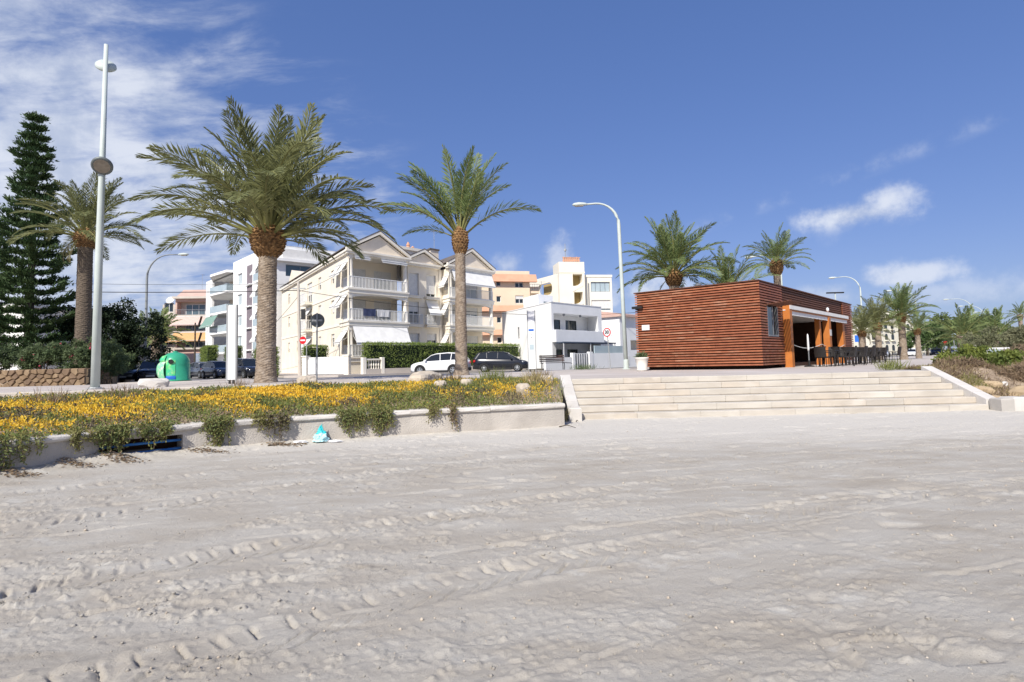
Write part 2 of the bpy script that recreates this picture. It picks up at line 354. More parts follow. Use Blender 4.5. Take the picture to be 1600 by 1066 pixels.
mk('bag_teal',(.02,.42,.45),(.05,.55,.58),7,.35,.5,20)
mk('bag_pale',(.55,.78,.80),(.40,.70,.73),7,.35,.5,20)
mk('igloo',(.045,.36,.215),(.04,.30,.18),2,.3)
mk('igloo_light',(.10,.56,.16),(.06,.50,.30),3.2,.35,c3=(.42,.66,.30),s3=4)
mk('igloo_pale',(.30,.66,.45),(.12,.52,.24),5,.35,c3=(.72,.82,.62),s3=5)
mk('roof_tile',(.17,.145,.125),(.12,.10,.09),3,.9,.4,20)
mk('orange_wall',(.80,.655,.48),(.74,.60,.44),.6,.85)
mk('terracotta',(.64,.36,.235),(.56,.31,.20),1,.85)
mk('hotel_cream',(.84,.79,.67),(.78,.73,.61),.5,.85)
mk('ochre_inside',(.42,.31,.14),(.36,.27,.12),1,.9)
mk('pink_trim',(.58,.40,.33),(.52,.36,.30),1,.85)
mk('awning_stripe',(.58,.36,.17),(.50,.31,.145),2,.8)
mk('awning_pink',(.62,.47,.40),(.55,.41,.35),2,.8)
mk('purple_panel',(.24,.20,.22),(.20,.17,.19),2,.7)
mk('grey_wall',(.20,.20,.20),(.15,.15,.155),1,.85)
mk('blue_grey',(.06,.08,.12),None,rough=.5)
mk('beige_wall',(.58,.52,.45),(.50,.45,.39),1,.85)
mk('pot_white',(.72,.69,.63),(.62,.59,.54),3,.7)
mk('cloth_navy',(.06,.075,.15),(.05,.06,.12),4,.9)
mk('cloth_white',(.72,.71,.70),(.62,.61,.61),5,.9)
mk('banner_navy',(.045,.055,.12),None,rough=.7)
mk('paper',(.62,.60,.56),None,rough=.8)
mk('wire',(.03,.03,.03),None,rough=.6)
mk('far_cream',(.76,.72,.60),(.70,.66,.54),.4,.85)
mk('bench_wood',(.10,.06,.05),(.07,.045,.04),5,.6)
# striped awnings
for k,ca,cb in (('awning_stripe',(.66,.43,.20),(.52,.27,.12)),('awning_pink',(.68,.55,.48),(.48,.30,.26))):
    nt=M[k].node_tree; N,L=nt.nodes,nt.links; wv=N.new('ShaderNodeTexWave'); wv.inputs['Scale'].default_value=1.6; wv.bands_direction='X'
    tc=N.new('ShaderNodeTexCoord'); L.new(tc.outputs['Object'],wv.inputs[0]); rp=N.new('ShaderNodeValToRGB'); rp.color_ramp.interpolation='CONSTANT'
    rp.color_ramp.elements[0].color=(*ca,1); rp.color_ramp.elements[1].position=.55; rp.color_ramp.elements[1].color=(*cb,1)
    L.new(wv.outputs['Fac'],rp.inputs[0]); L.new(rp.outputs[0],N['Principled BSDF'].inputs['Base Color'])
# ================================================================ noise
def _h(ix,iy,s):
    n=(ix.astype(np.int64)*374761393+iy.astype(np.int64)*668265263+s*144269504)&0x7fffffff
    n=((n^(n>>13))*1274126177)&0x7fffffff
    return ((n^(n>>16))&0xffff)/65535.
def vn(x,y,s=0):
    ix=np.floor(x);iy=np.floor(y);fx=x-ix;fy=y-iy;fx=fx*fx*fx*(fx*(fx*6-15)+10);fy=fy*fy*fy*(fy*(fy*6-15)+10)
    a=_h(ix,iy,s);b=_h(ix+1,iy,s);c=_h(ix,iy+1,s);d=_h(ix+1,iy+1,s)
    return (a*(1-fx)+b*fx)*(1-fy)+(c*(1-fx)+d*fx)*fy
def fbm(x,y,o=4,s=0,g=.5):
    t=0;a=1;n=0
    for i in range(o): t=t+a*vn(x*2**i+17*i,y*2**i-9*i,s+i);n+=a;a*=g
    return t/n
def sst(v,a,b):
    t=np.clip((v-a)/(b-a),0,1); return t*t*(3-2*t)
WALLP=[(-12.5,4.2),(-9.9,6.6),(-7.85,8.85),(-7.2,9.95),(-6.1,11.0),(-4.6,12.1),(-2.33,12.98),(1.2,13.98)]
wx=np.array([p[0] for p in WALLP]);wy=np.array([p[1] for p in WALLP])
# ================================================================ beach sand (tyre-marked)
TR=[ # centre line (x, y), width, pitch, depth, x-range fade
 ([-5.2,-3.4,-2.03,-1.57,-1.23,-.71,-.32,.2,1.2,2.6,4.4],[1.55,2.35,3.1,3.38,3.69,4.11,4.32,4.62,5.0,5.5,6.1],.46,.185,.036,(-4.5,-2.4,.6,2.2)),
 ([-6.0,-3.6,-3.29,-2.93,-2.46,-1.9,-1.31,-.55,.32,1.94,4.75,6.72,14],[2.7,4.11,4.44,4.70,4.98,5.3,5.75,6.15,6.7,7.4,8.55,9.0,10.5],.44,.17,.036,(-8,-7,3,7)),
 ([-9,-5.09,-4.63,-4.14,-3.74,-3.07,-2.23,-.05,4,12],[3.6,5.8,6.3,6.75,7.1,7.6,8.25,9.55,10.6,12.2],.5,.2,.028,(-9,-8,0,5)),
 ([-2,1.13,2.54,3.44,4.18,5.13,5.95,12],[4.2,5.3,5.9,6.3,6.5,6.75,6.95,8.2],.5,.19,.028,(.6,2.2,9,12)),
 ([-8,-4.4,-3,-1.2,1,4,9],[2.0,3.25,3.9,4.85,5.6,6.6,8.0],.3,.15,.014,(-8,-7,-.5,2)),
 ([-10,-6,-3,0,4,9,16],[6.0,8.0,9.6,10.9,11.8,12.4,12.9],.55,.22,.022,(-9,-7,2,16)),
 ([-6,0,3,6,10,16],[5.6,8.1,8.9,9.5,10.4,11.6],.5,.2,.022,(1,3,10,15)),
]
def sand_h(x,y):
    sx=x*.90+y*.44; sd=-x*.44+y*.90
    h=.04*(fbm(x/2.6,y/1.8,3,1)-.5)+.020*(fbm(sx/1.9,sd/.26,5,5,.6)-.5)+.004*(fbm(x/.16,y/.12,3,9)-.5)
    rough=sst(fbm(sx/1.9,sd/.55,3,21),.47,.64)
    h+=rough*(.040*np.maximum(0,fbm(x/.09,y/.07,3,31,.7)-.58)+.020*np.maximum(0,fbm(x/.04,y/.036,2,33)-.5))
    h+=.05*np.maximum(0,fbm(x/.11,y/.09,3,37)-.62)*sst(fbm(sx/2.4,sd/.7,2,39),.55,.68)
    h+=.004*(vn(x/.03,y/.03,41)-.5)
    # scattered foot- and hoof-sized dents
    h-=.022*sst(vn(x/.24,y/.19,51),.78,.95)*sst(fbm(x/1.7,y/1.7,2,53),.45,.6)
    for k,(px,py,wd,pt,dp,(f0,f1,f2,f3)) in enumerate(TR):
        px=np.array(px,float);py=np.array(py,float)
        yc=np.interp(x,px,py); e=.05; sl_=(np.interp(x+.25,px,py)-np.interp(x-.25,px,py))/.5
        yc=(yc*2+np.interp(x+.25,px,py)+np.interp(x-.25,px,py))/4+.05*(fbm(x/1.3,x*0+k,2,61+k)-.5)
        c=1/np.sqrt(1+sl_**2); d=(y-yc)*c; s=np.interp(x,px,np.concatenate([[0],np.cumsum(np.hypot(np.diff(px),np.diff(py)))]))
        fade=sst(x,f0,f1)*(1-sst(x,f2,f3))*(.35+.65*sst(fbm(x/.9+k*7,y/.5,3,71),.36,.55))
        hw=wd/2; inside=1-sst(np.abs(d),hw*.8,hw*1.0)
        ph0=s/pt+np.abs(d)/hw*.95+.5*(d>0)+.35*(vn(x/.4,y/.4,81)-.5); ph=ph0%1.0
        amp=_h(np.floor(ph0),np.floor(ph0)*0+(d>0)*3+k,7)
        tri=np.abs(ph-.5)*2; lug=sst(tri,.66,.92)*(.1+1.1*amp)*(.5+.9*vn(x/.06,y/.06,83)); lip=sst(tri,.30,.6)*(1-sst(tri,.6,.72))*amp
        h+=fade*(-dp*.22*inside-dp*1.0*inside*lug*sst(np.abs(d),.02,.06)+dp*.22*inside*lip+dp*.28*np.exp(-((np.abs(d)-hw*1.12)/(.045))**2)*(.1+1.6*sst(vn(x/.10,y/.08,91),.3,.8)))
    for k,(c0,sl2,w2,dp2) in enumerate(((3.0,.42,.02,.014),(5.15,.40,.025,.018),(7.6,.36,.03,.02),(8.9,.33,.03,.018),(4.3,.47,.016,.012),(10.4,.22,.04,.02),(6.3,.31,.02,.012))):
        dd=y-(c0+sl2*x-.012*x*x+.06*np.sin(x*.9+k)+.03*(vn(x/.12,y*0+k,131)-.5)); h+=dp2*.5*(.3+1.4*vn(x/.07,y/.07,133))*(np.exp(-((dd-.05)/w2)**2)-np.exp(-(dd/w2)**2))*sst(fbm(x/1.1+k*5,x*0+k,2,111),.40,.58)
    cl=sst(fbm(sx/1.3+3,sd/.5,3,121),.56,.66); h+=cl*.10*np.maximum(0,fbm(x/.09,y/.07,4,123,.75)-.56)
    # loose sand banked against the wall and the steps
    yw=np.interp(x,wx,wy); dw=np.maximum(0,(yw-y)*.8)
    near=(x<1.6)
    h+=near*(.02+.16*sst(-x,3.5,7)*(.3+fbm(x/.7,y/.5,3,101)))*np.exp(-(dw/.35)**1.5)
    h+=(x>1.6)*(.03*np.exp(-np.maximum(0,15.2-y)/.4))
    return h
NC,NR=900,580
yy=1.5*(16.8/1.5)**(np.linspace(0,1,NR)); uu=np.linspace(-1,1,NC)
YG,UG=np.meshgrid(yy,uu,indexing='ij'); XG=UG*(1.4+1.08*YG)
ZG=sand_h(XG.ravel(),YG.ravel()).reshape(XG.shape)
edge=sst(np.abs(UG),.985,1.0)+sst(1.56-YG,0,.06); ZG=ZG-.12*np.clip(edge,0,1)
ix=np.arange(NR*NC).reshape(NR,NC); F=np.stack([ix[:-1,:-1],ix[:-1,1:],ix[1:,1:],ix[1:,:-1]],-1).reshape(-1,4)
def sandmat():
    m=bpy.data.materials.new('sand'); m.use_nodes=True; N,L=m.node_tree.nodes,m.node_tree.links; b=N['Principled BSDF']
    b.inputs['Roughness'].default_value=.95; b.inputs['Specular IOR Level'].default_value=.15
    tc=N.new('ShaderNodeTexCoord')
    def noise(scale,detail,st,rot,rough=.55):
        mp=N.new('ShaderNodeMapping'); mp.inputs['Scale'].default_value=st; mp.inputs['Rotation'].default_value=(0,0,rot); L.new(tc.outputs['Object'],mp.inputs[0])
        n=N.new('ShaderNodeTexNoise'); n.inputs['Scale'].default_value=scale; n.inputs['Detail'].default_value=detail; n.inputs['Roughness'].default_value=rough; L.new(mp.outputs[0],n.inputs['Vector']); return n.outputs['Fac']
    def ramp(f,lo,hi):
        r=N.new('ShaderNodeMapRange'); r.interpolation_type='SMOOTHSTEP'; r.inputs[1].default_value=lo; r.inputs[2].default_value=hi; L.new(f,r.inputs[0]); return r.outputs[0]
    def mix(f,a,c):
        x=N.new('ShaderNodeMixRGB'); L.new(f,x.inputs[0])
        for i,v in ((1,a),(2,c)):
            if isinstance(v,tuple): x.inputs[i].default_value=(*v,1)
            else: L.new(v,x.inputs[i])
        return x.outputs[0]
    base=mix(ramp(noise(.9,6,(1,2.6,1),-.42),.34,.68),(.395,.357,.302),(.452,.424,.374))
    base=mix(ramp(noise(1.7,8,(1,1.8,1),-.35,.65),.55,.70),base,(.50,.476,.425))
    base=mix(ramp(noise(.55,5,(1,3,1),-.45),.56,.74),base,(.35,.31,.255))
    base=mix(ramp(noise(90,4,(1,1,1),0,.7),.55,.72),base,(.31,.28,.245))
    sx_=N.new('ShaderNodeSeparateXYZ'); L.new(tc.outputs['Object'],sx_.inputs[0]); ad=N.new('ShaderNodeMath'); ad.operation='MULTIPLY_ADD'; L.new(noise(.45,6,(1,2.2,1),-.3,.6),ad.inputs[0]); ad.inputs[1].default_value=5.5; L.new(sx_.outputs[1],ad.inputs[2])
    base=mix(ramp(ad.outputs[0],11.5,15.5),base,(.56,.525,.465))
    L.new(base,b.inputs['Base Color'])
    bp=N.new('ShaderNodeBump'); bp.inputs['Strength'].default_value=.8; bp.inputs['Distance'].default_value=.014; L.new(noise(55,8,(1,1,1),0,.8),bp.inputs['Height'])
    bp2=N.new('ShaderNodeBump'); bp2.inputs['Strength'].default_value=.45; bp2.inputs['Distance'].default_value=.008; L.new(noise(16,8,(1,1.3,1),-.4,.75),bp2.inputs['Height']); L.new(bp.outputs[0],bp2.inputs['Normal'])
    L.new(bp2.outputs[0],b.inputs['Normal']); M['sand']=m
sandmat()
o=link('beach_sand',npmesh('beach_sand',np.stack([XG,YG,ZG],-1),F,M['sand'],smooth=True)); o['kind']='structure'
mb=MB(); mb.add([(-400,-400,-.09),(400,-400,-.09),(400,17.2,-.09),(-400,17.2,-.09)],[(0,1,2,3)]); struct('outer_sand',mb,M['sand'])
r_=np.random.default_rng(5); n=4200; py_=2.4*(14.5/2.4)**r_.random(n); px_=(r_.random(n)*2-1)*(1.2+1.0*py_); kp=(py_<np.interp(px_,wx,wy)-.4)|(px_>1.5); px_,py_=px_[kp],py_[kp]; n=len(px_)
sz=.004+.012*r_.random(n)**4+.0003*py_; oc=np.array([(1,0,0),(0,1,0),(-1,0,0),(0,-1,0),(0,0,.7),(0,0,-.7)]); V=np.stack([px_,py_,sand_h(px_,py_)+sz*.25],1)[:,None,:]+oc[None]*sz[:,None,None]*r_.uniform(.6,1.5,(n,6,1))
F_=(np.arange(n)[:,None,None]*6+np.array([(0,1,4),(1,2,4),(2,3,4),(3,0,4),(1,0,5),(2,1,5),(3,2,5),(0,3,5)])[None]).reshape(-1,3); mi=np.repeat(r_.choice([0,0,1,2],n),8)
o=link('beach_pebbles',npmesh('beach_pebbles',V,F_,[M['sand'],M['sand'],M['rock']],mi)); tag(o,'tiny clods and pebbles strewn over the pale sand','pebbles',kind='stuff')
# ================================================================ ground behind the beach
mb=MB(); mb.add([(-3000,17.5,.795),(3000,17.5,.795),(3000,4000,.795),(-3000,4000,.795)],[(0,1,2,3)]); struct('road',mb,M['asphalt'])
mb=MB(); mb.prism([(-80,10.6),(-17.2,15.5),(1.43,19.55),(1.43,17.66),(12.76,17.66),(12.76,19.3),(45,24),(140,70),(230,215),(100,122),(60,86),(25,53.5),(8,37.6),(3,35.4),(-2.5,32.3),(-9,29.4),(-14,27),(-19,25.4),(-30,24),(-80,22)],.2,1.02); struct('promenade',mb,M['paving'])
mb=MB()
for a,b in zip([(-80,10.3),(-17.2,15.2),(1.43,19.25)][:-1],[(-80,10.3),(-17.2,15.2),(1.43,19.25)][1:]):
    d=(Vector(b)-Vector(a)).normalized(); n=int((Vector(b)-Vector(a)).length/1.2); f=frame((a[0],a[1],0),(d.x,d.y))
    for i in range(n): mb.cham(i*1.2+.006,(i+1)*1.2-.006,0,.3,.4,1.07+random.uniform(-.01,.01),.025,f)
struct('kerb',mb,M['kerb'])
A2=(.655,.756); S2=(-.535,.845); MO=(-13.33,47.)
mb=MB(); mb.prism([(-12.6,41.6),(-15.5,42.6),(-17.3,43.6),(-18.2,45.5),(-60,112),(-40,130),(60,140),(60,120),(4.3,61.1)],.5,.93); struct('pavement',mb,M['paving'])
for k in range(6):
    f=yawframe(-18.6+k*1.0,26.6+k*.42,0,63); mb=MB(); mb.add([f(0,0,.802),f(2.6,0,.802),f(2.6,.5,.802),f(0,.5,.802)],[(0,1,2,3)]); o=struct('road_marking',mb,M['white_paint'])
mb=MB(); mb.prism([(-20.4,27.8),(-80,30.6),(-120,140),(-72,118),(-31.3,47.2)],.5,1.25); struct('garden_ground',mb,M['soil'])
# ---------------------------------------------------------------- flowerbed terrain between the wall and the kerb
NS,NT=150,46
sarc=np.concatenate([[0],np.cumsum(np.hypot(np.diff(wx),np.diff(wy)))]); sarc/=sarc[-1]
def bedpt(s,t):
    x0=np.interp(s,sarc,wx); y0=np.interp(s,sarc,wy)+.1
    x1=-18.6+20.05*s; y1=np.interp(x1,[-17.2,1.43],[15.25,19.3])
    z=.46+.34*t**.8+(.14+.10*sst(x0,-8,-6.6))*np.sin(np.pi*t**.8)*(.5+fbm(s*9,t*2,2,3))+.07*(fbm(s*26,t*8,3,7)-.5)
    return x0+(x1-x0)*t, y0+(y1-y0)*t, z
Sg,Tg=np.meshgrid(np.linspace(0,1,NS),np.linspace(0,1.02,NT),indexing='ij'); bx,by,bz=bedpt(Sg,Tg)
ix=np.arange(NS*NT).reshape(NS,NT); F=np.stack([ix[:-1,:-1],ix[1:,:-1],ix[1:,1:],ix[:-1,1:]],-1).reshape(-1,4)
o=link('flowerbed_soil',npmesh('flowerbed_soil',np.stack([bx,by,bz],-1),F,M['soil'],smooth=True)); o['kind']='structure'
# right-hand bed beside the steps
gx,gy=np.meshgrid(np.linspace(12.74,60,90),np.linspace(0,1,30),indexing='ij')
yb0=14.9+(gx-12.74)*.02; yb1=np.interp(gx,[12.74,45,60],[19.35,24.05,31.5]); by=yb0+(yb1-yb0)*gy
bz=-.05+1.12*sst(gy,.02,.75)+.22*(fbm(gx/1.2,by/1.2,3,77)-.5)*sst(gy,0,.2)
ix=np.arange(90*30).reshape(90,30); F=np.stack([ix[:-1,:-1],ix[1:,:-1],ix[1:,1:],ix[:-1,1:]],-1).reshape(-1,4)
o=link('embankment',npmesh('embankment',np.stack([gx,by,bz],-1),F,M['soil'],smooth=True)); o['kind']='structure'
# ================================================================ retaining wall with drain openings
rw=thing('retaining_wall','low weathered concrete retaining wall with pale coping along the flowerbed','wall',(-4.6,12.1,0))
mb=MB(); cp=MB(); segs=list(zip(WALLP[:-1],WALLP[1:]))
OPS={1:[(.72,.99,.0,.36)],3:[(.05,.90,.02,.37)]}
pipes=[]
for k,(a,b) in enumerate(segs):
    L_=math.hypot(b[0]-a[0],b[1]-a[1]); u=((b[0]-a[0])/L_,(b[1]-a[1])/L_)
    Pf=(lambda a,u: lambda s,z,d:(a[0]+u[0]*s-u[1]*d,a[1]+u[1]*s+u[0]*d,z))(a,u)
    ops=[(t0*L_,t1*L_,z0,z1) for t0,t1,z0,z1 in OPS.get(k,[])]
    n=max(1,int(L_/.5))
    wall_face(mb,Pf,0,L_,-.3,.47,ops,depth=.4)
    pbox(mb,Pf,0,L_,.4699,.4701,0,.35)
    for (p,q,r,t) in ops:
        g=MB(); pbox(g,Pf,p-.1,q+.1,r-.2,t+.04,.41,1.3); o=part('culvert',g,M['back_and_shade'],rw)  # closed near-black box, the shade inside the drain put into its colour
        for zz in (r+.08,r+.235):
            g=MB(); g.tube([Pf(p-.08,zz,.1),Pf((p+q)/2,zz+.008,.1),Pf(q+.02,zz+.01,.1)],.024,8); part('blue_pipe',g,M['pipe_blue'],rw,smooth=True)
    # coping in rough cast lengths with rounded nose
    m=max(1,round(L_/1.5))
    for i in range(m):
        s0=L_*i/m+(.004 if i else -.01); s1=L_*(i+1)/m-.004+(.012 if i==m-1 else 0); dz=random.uniform(-.006,.006); g=MB()
        prof=[(-.045,.455),(-.06,.485),(-.055,.53),(-.03,.555),(.33,.56),(.36,.53),(.36,.455)]; vs=[];nn=5
        for j in range(nn):
            s=s0+(s1-s0)*j/(nn-1)
            for (d,z) in prof: vs.append(Pf(s,z+dz+random.uniform(-.007,.007),d+random.uniform(-.008,.008)))
        fs=[]
        for j in range(nn-1):
            for c in range(7): fs.append((j*7+c,j*7+(c+1)%7,(j+1)*7+(c+1)%7,(j+1)*7+c))
        fs+=[tuple(range(6,-1,-1)),tuple(range((nn-1)*7,nn*7))]; g.add(vs,fs); part('coping_stone',g,M['coping'],rw)
a,b=segs[-1]; L_=math.hypot(b[0]-a[0],b[1]-a[1]); u=((b[0]-a[0])/L_,(b[1]-a[1])/L_)
mb.hexa([(1.2,13.98,-.3),(1.205,13.981,-.3),(1.205-.35*.3,13.981+1.3,-.3),(1.2-.35*.3,13.98+1.3,-.3)]+[(1.2,13.98,.47),(1.205,13.981,.47),(1.205-.35*.3,13.981+1.3,.47),(1.2-.35*.3,13.98+1.3,.47)])
part('wall_body',mb,M['wall_render'],rw)
# ================================================================ stone steps
st=thing('stone_steps','broad flight of six pale limestone steps rising from the sand','steps',(7.1,15.25,0))
X0,X1,Y0,TD,RS=1.73,12.42,15.22,.40,.17
for i in range(6):
    x=X0+random.uniform(-.0,.0); 
    while x<X1-.01:
        L_=random.uniform(1.0,1.75)
        if X1-(x+L_)<.6: L_=X1-x
        y0=Y0+TD*i+random.uniform(-.006,.006); g=MB(); dz=random.uniform(-.004,.004)
        g.cham(x+.003,x+L_-.003,y0,y0+TD+.05,RS*i+.002,RS*(i+1)+dz,.014); part('slab',g,M[random.choice(['limestone','limestone_b','limestone_b','limestone_c'])],st); x+=L_
g=MB()
for i in range(5): g.box(X0,X1,Y0+TD*(i+1)+.02,Y0+TD*6-.02,RS*i-.2,RS*(i+1)-.006)
part('stair_core',g,M['concrete'],st)
for x0,x1,nm in ((1.42,1.725,'a'),(12.425,12.75,'b')):
    n=5
    for i in range(n):
        t0,t1=i/n+.004,(i+1)/n-.004; ya=lambda t:15.28+2.35*t; za=lambda t:.30+.85*t; g=MB()
        g.hexa([(x0,ya(t0),-.2),(x1,ya(t0),-.2),(x1,ya(t1),-.2),(x0,ya(t1),-.2),(x0,ya(t0),za(t0)),(x1,ya(t0),za(t0)),(x1,ya(t1),za(t1)),(x0,ya(t1),za(t1))]); part('cheek_stone',g,M['cheek_stone'],st)
g=MB(); g.cham(1.40,1.74,14.95,15.27,-.2,.36,.03); part('end_block',g,M['cheek_stone'],st)
for x0,x1,y0,y1,h,l,m in ((12.46,12.80,14.86,15.24,.34,'square grey concrete block at the foot of the sloping right step wall','concrete'),(12.815,13.22,14.9,15.35,.36,'square white concrete block right of the grey one beside the steps','cheek_stone')):
    g=MB(); g.cham(x0,x1,y0,y1,-.1,h,.03); solo('concrete_block',g,M[m],l,'block','blocks at the foot of the steps')
# ================================================================ timber kiosk
KO=(10.57,24.5); KU=(.662,.749); KV=(-.749,.662)       # right (long) face along KU, left face along KV
KF=frame((KO[0],KO[1],1.02),KU,KV); KL,KR_,KH=5.95,17.9,3.80
kk=thing('beach_kiosk','long flat roofed beach bar clad in red brown horizontal timber slats','kiosk',(KO[0],KO[1],1.02))
PL=lambda s,z,d: KF(d,s,z)              # left face: along KV, inward +KU
PR=lambda s,z,d: KF(s,d,z)              # right face: along KU, inward +KV
core=MB()
# carcass behind the slats
pbox(core,PL,.0+.12,KL-.06,.2,KH-.05,.10,.16)
wall_face(core,lambda s,z,d:PR(s,z,d+.10),.10,3.2,.2,KH-.05,[(1.0,2.45,1.42,2.78)],depth=.1)
pbox(core,PR,3.2,15.3,2.9,KH-.05,.14,.2); pbox(core,PR,15.3,KR_,.2,KH-.05,.10,.16)
pbox(core,PL,.1,KL-.06,.2,KH-.05,KR_-.2,KR_-.1)
pbox(core,PR,.1,KR_-.1,.2,KH-.05,KL-.2,KL-.1)
pbox(core,PR,.1,KR_-.1,KH-.12,KH-.06,.12,KL-.1)
pbox(core,PR,3.2,15.3,.0,3.0,3.05,3.15)
pbox(core,PR,3.12,3.2,.0,3.0,.16,3.1); pbox(core,PR,15.3,15.38,.0,3.0,.16,3.1)
part('carcass',core,M['back_and_shade'],kk)
g=MB(); pbox(g,PR,.45,KR_-.4,-.02,.17,.45,KL-.4); part('plinth',g,M['back_and_shade'],kk)  # set back and near black: shade under the kiosk put into its colour
NSL=31; pit=(KH-.16)/NSL
def slat(Pf,s0,s1,z,d0=0.,mat=None):
    g=MB(); j=random.uniform(-.004,.004)
    pbox(g,Pf,s0,s1,z,z+pit*.58,d0+j,d0+.05+j); part('slat',g,M[mat or random.choice(['wood_red','wood_red_b','wood_red_c','wood_red'])],kk)
for i in range(NSL):
    z=.16+pit*i
    jt=random.choice([2.0,2.98,3.96]); slat(PL,-.03,jt-.004,z); slat(PL,jt+.004,KL,z)
    if 1.36<z<2.8: slat(PR,.055,1.0,z); slat(PR,2.45,3.2,z)
    else: slat(PR,.055,3.2,z)
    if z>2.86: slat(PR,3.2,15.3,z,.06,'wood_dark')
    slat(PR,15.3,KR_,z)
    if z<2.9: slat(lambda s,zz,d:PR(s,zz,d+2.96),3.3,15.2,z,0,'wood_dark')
for i in range(0,NSL):
    z=.16+pit*i; slat(lambda s,zz,d:PL(s,zz,KR_-d),0,KL,z)
g=MB(); pbox(g,PR,-.06,KR_+.03,KH-.015,KH+.03,-.03,KL+.03); part('roof_cap',g,M['wood_dark'],kk)
# serving hatch
hz=part('hatch_frame',(lambda g:(pbox(g,PR,1.0,1.08,1.42,2.78,.0,.14),pbox(g,PR,2.37,2.45,1.42,2.78,.0,.14),pbox(g,PR,1.08,2.37,1.42,1.48,-.02,.14),pbox(g,PR,1.95,2.05,1.48,2.78,.08,.12),g)[-1])(MB()),M['grey_metal'],kk)
g=MB(); pbox(g,PR,1.08,1.95,1.48,2.78,.1,.11); part('pane',g,M['glass'],hz)
g=MB()
for i in range(9): pbox(g,PR,.9,2.6,2.80+i*.012,2.83+i*.012,-.12*i-.10,-.12*i-.01)
part('hatch_canopy',g,M['wood_dark'],kk)
# orange posts, terrace front with awning
for s,w,d0,d1 in ((3.45,.36,-.28,.05),(9.55,.30,-.05,.2),(10.7,.42,-.28,.05),(15.1,.5,-.05,.3)):
    g=MB(); pbox(g,PR,s-w/2,s+w/2,0.,2.92 if s>4 else 3.02,d0,d1); part('post',g,M['wood_orange'],kk)
g=MB(); pbox(g,PR,3.3,15.35,2.72,2.9,-.3,-.12); part('awning_box',g,M['awning_white'],kk)
g=MB(); pbox(g,PR,3.32,15.33,2.64,2.70,-.26,-.14); part('awning_bar',g,M['wood_orange'],kk)
g=MB(); n=40
for i in range(n):
    s0,s1=3.35+11.9*i/n,3.35+11.9*(i+1)/n; dz=.05*abs(math.sin(i*1.3))
    pbox(g,PR,s0,s1,2.46-dz*.3,2.64,-.22,-.205)
part('awning_valance',g,M['awning_white'],kk)
g=MB(); pbox(g,PR,3.25,15.25,2.66,2.70,-.1,2.95); part('terrace_ceiling',g,M['awning_white'],kk)
g=MB(); pbox(g,PR,4.5,5.3,.02,2.05,2.2,2.26); part('navy_banner',g,M['banner_navy'],kk)
for k in range(3):
    g=MB(); pbox(g,PR,5.6,6.3,1.05+k*.36,1.33+k*.36,2.9,2.93); part('menu_sheet',g,M['paper'],kk)
g=MB(); pbox(g,PR,10.52,10.9,1.6,1.95,-.30,-.285); part('notice',g,M['paper'],kk)
g=MB(); g.lathe(PR(10.7,2.95,-.2),[(.02,0),(.06,.03),(.08,.12),(.06,.22),(.02,.25)],10); part('globe_lamp',g,M['lamp_clear'],kk,smooth=True)
g=MB(); pbox(g,PL,KL-.75,KL-.35,1.95,2.2,-.03,-.005); part('wall_plaque',g,M['sign_white'],kk)
g=MB(); pbox(g,PL,KL-.45,KL+.1,3.02,3.14,-.16,-.02); pbox(g,PL,KL-.2,KL-.1,2.95,3.02,-.1,-.02); part('floodlight',g,M['dark_metal'],kk)
g=MB(); g.lathe(KF(2.2,3.6,KH),[(.07,0),(.07,.32),(.14,.33),(.14,.42),(.05,.46)],10); part('roof_vent',g,M['grey_metal'],kk)
# rope barrier
for s0,s1 in ((3.8,9.6),(9.7,15)):
    g=MB(); pts=[PR(s0+(s1-s0)*t,1.12-.22*math.sin(math.pi*t),-.05) for t in np.linspace(0,1,9)]; g.tube(pts,.018,5); part('rope',g,M['paper'],kk)
# ---------------------------------------------------------------- terrace furniture
def make_chair(fr,label,group):
    t=thing('rattan_chair',label,'chair',fr(0,0,0),group); m=M['black_plastic']
    g=MB(); g.cham(-.24,.24,-.24,.24,.40,.46,.02,fr); part('seat',g,m,t)
    g=MB(); n=6
    for i in range(n):
        x0,x1=-.25+.5*i/n,-.25+.5*(i+1)/n; b=lambda x:.06*(1-(x/.25)**2)
        g.hexa([fr(x0,.22+b(x0),.44),fr(x1,.22+b(x1),.44),fr(x1,.25+b(x1),.44),fr(x0,.25+b(x0),.44),fr(x0,.30+b(x0),.92),fr(x1,.30+b(x1),.92),fr(x1,.33+b(x1),.92),fr(x0,.33+b(x0),.92)])
    part('backrest',g,m,t)
    for sx in (-1,1):
        g=MB(); g.box(sx*.25-.025,sx*.25+.025,-.22,.26,.63,.66,fr); g.box(sx*.25-.02,sx*.25+.02,-.22,-.17,.44,.63,fr); part('armrest',g,m,t)
        for sy in (-.2,.2):
            g=MB(); g.tube([fr(sx*.21,sy,.41),fr(sx*.235,sy*1.12,0)],.019,6); part('leg',g,m,t)
    return t
def make_table(fr,label,group):
    t=thing('terrace_table',label,'table',fr(0,0,0),group); m=M['black_plastic']
    g=MB(); g.cham(-.38,.38,-.38,.38,.70,.745,.012,fr); part('tabletop',g,m,t)
    for sx in (-1,1):
        for sy in (-1,1):
            g=MB(); g.box(sx*.33-.022,sx*.33+.022,sy*.33-.022,sy*.33+.022,0,.70,fr); part('leg',g,m,t)
ORD=['first','second','third','fourth','fifth','sixth','seventh','eighth']
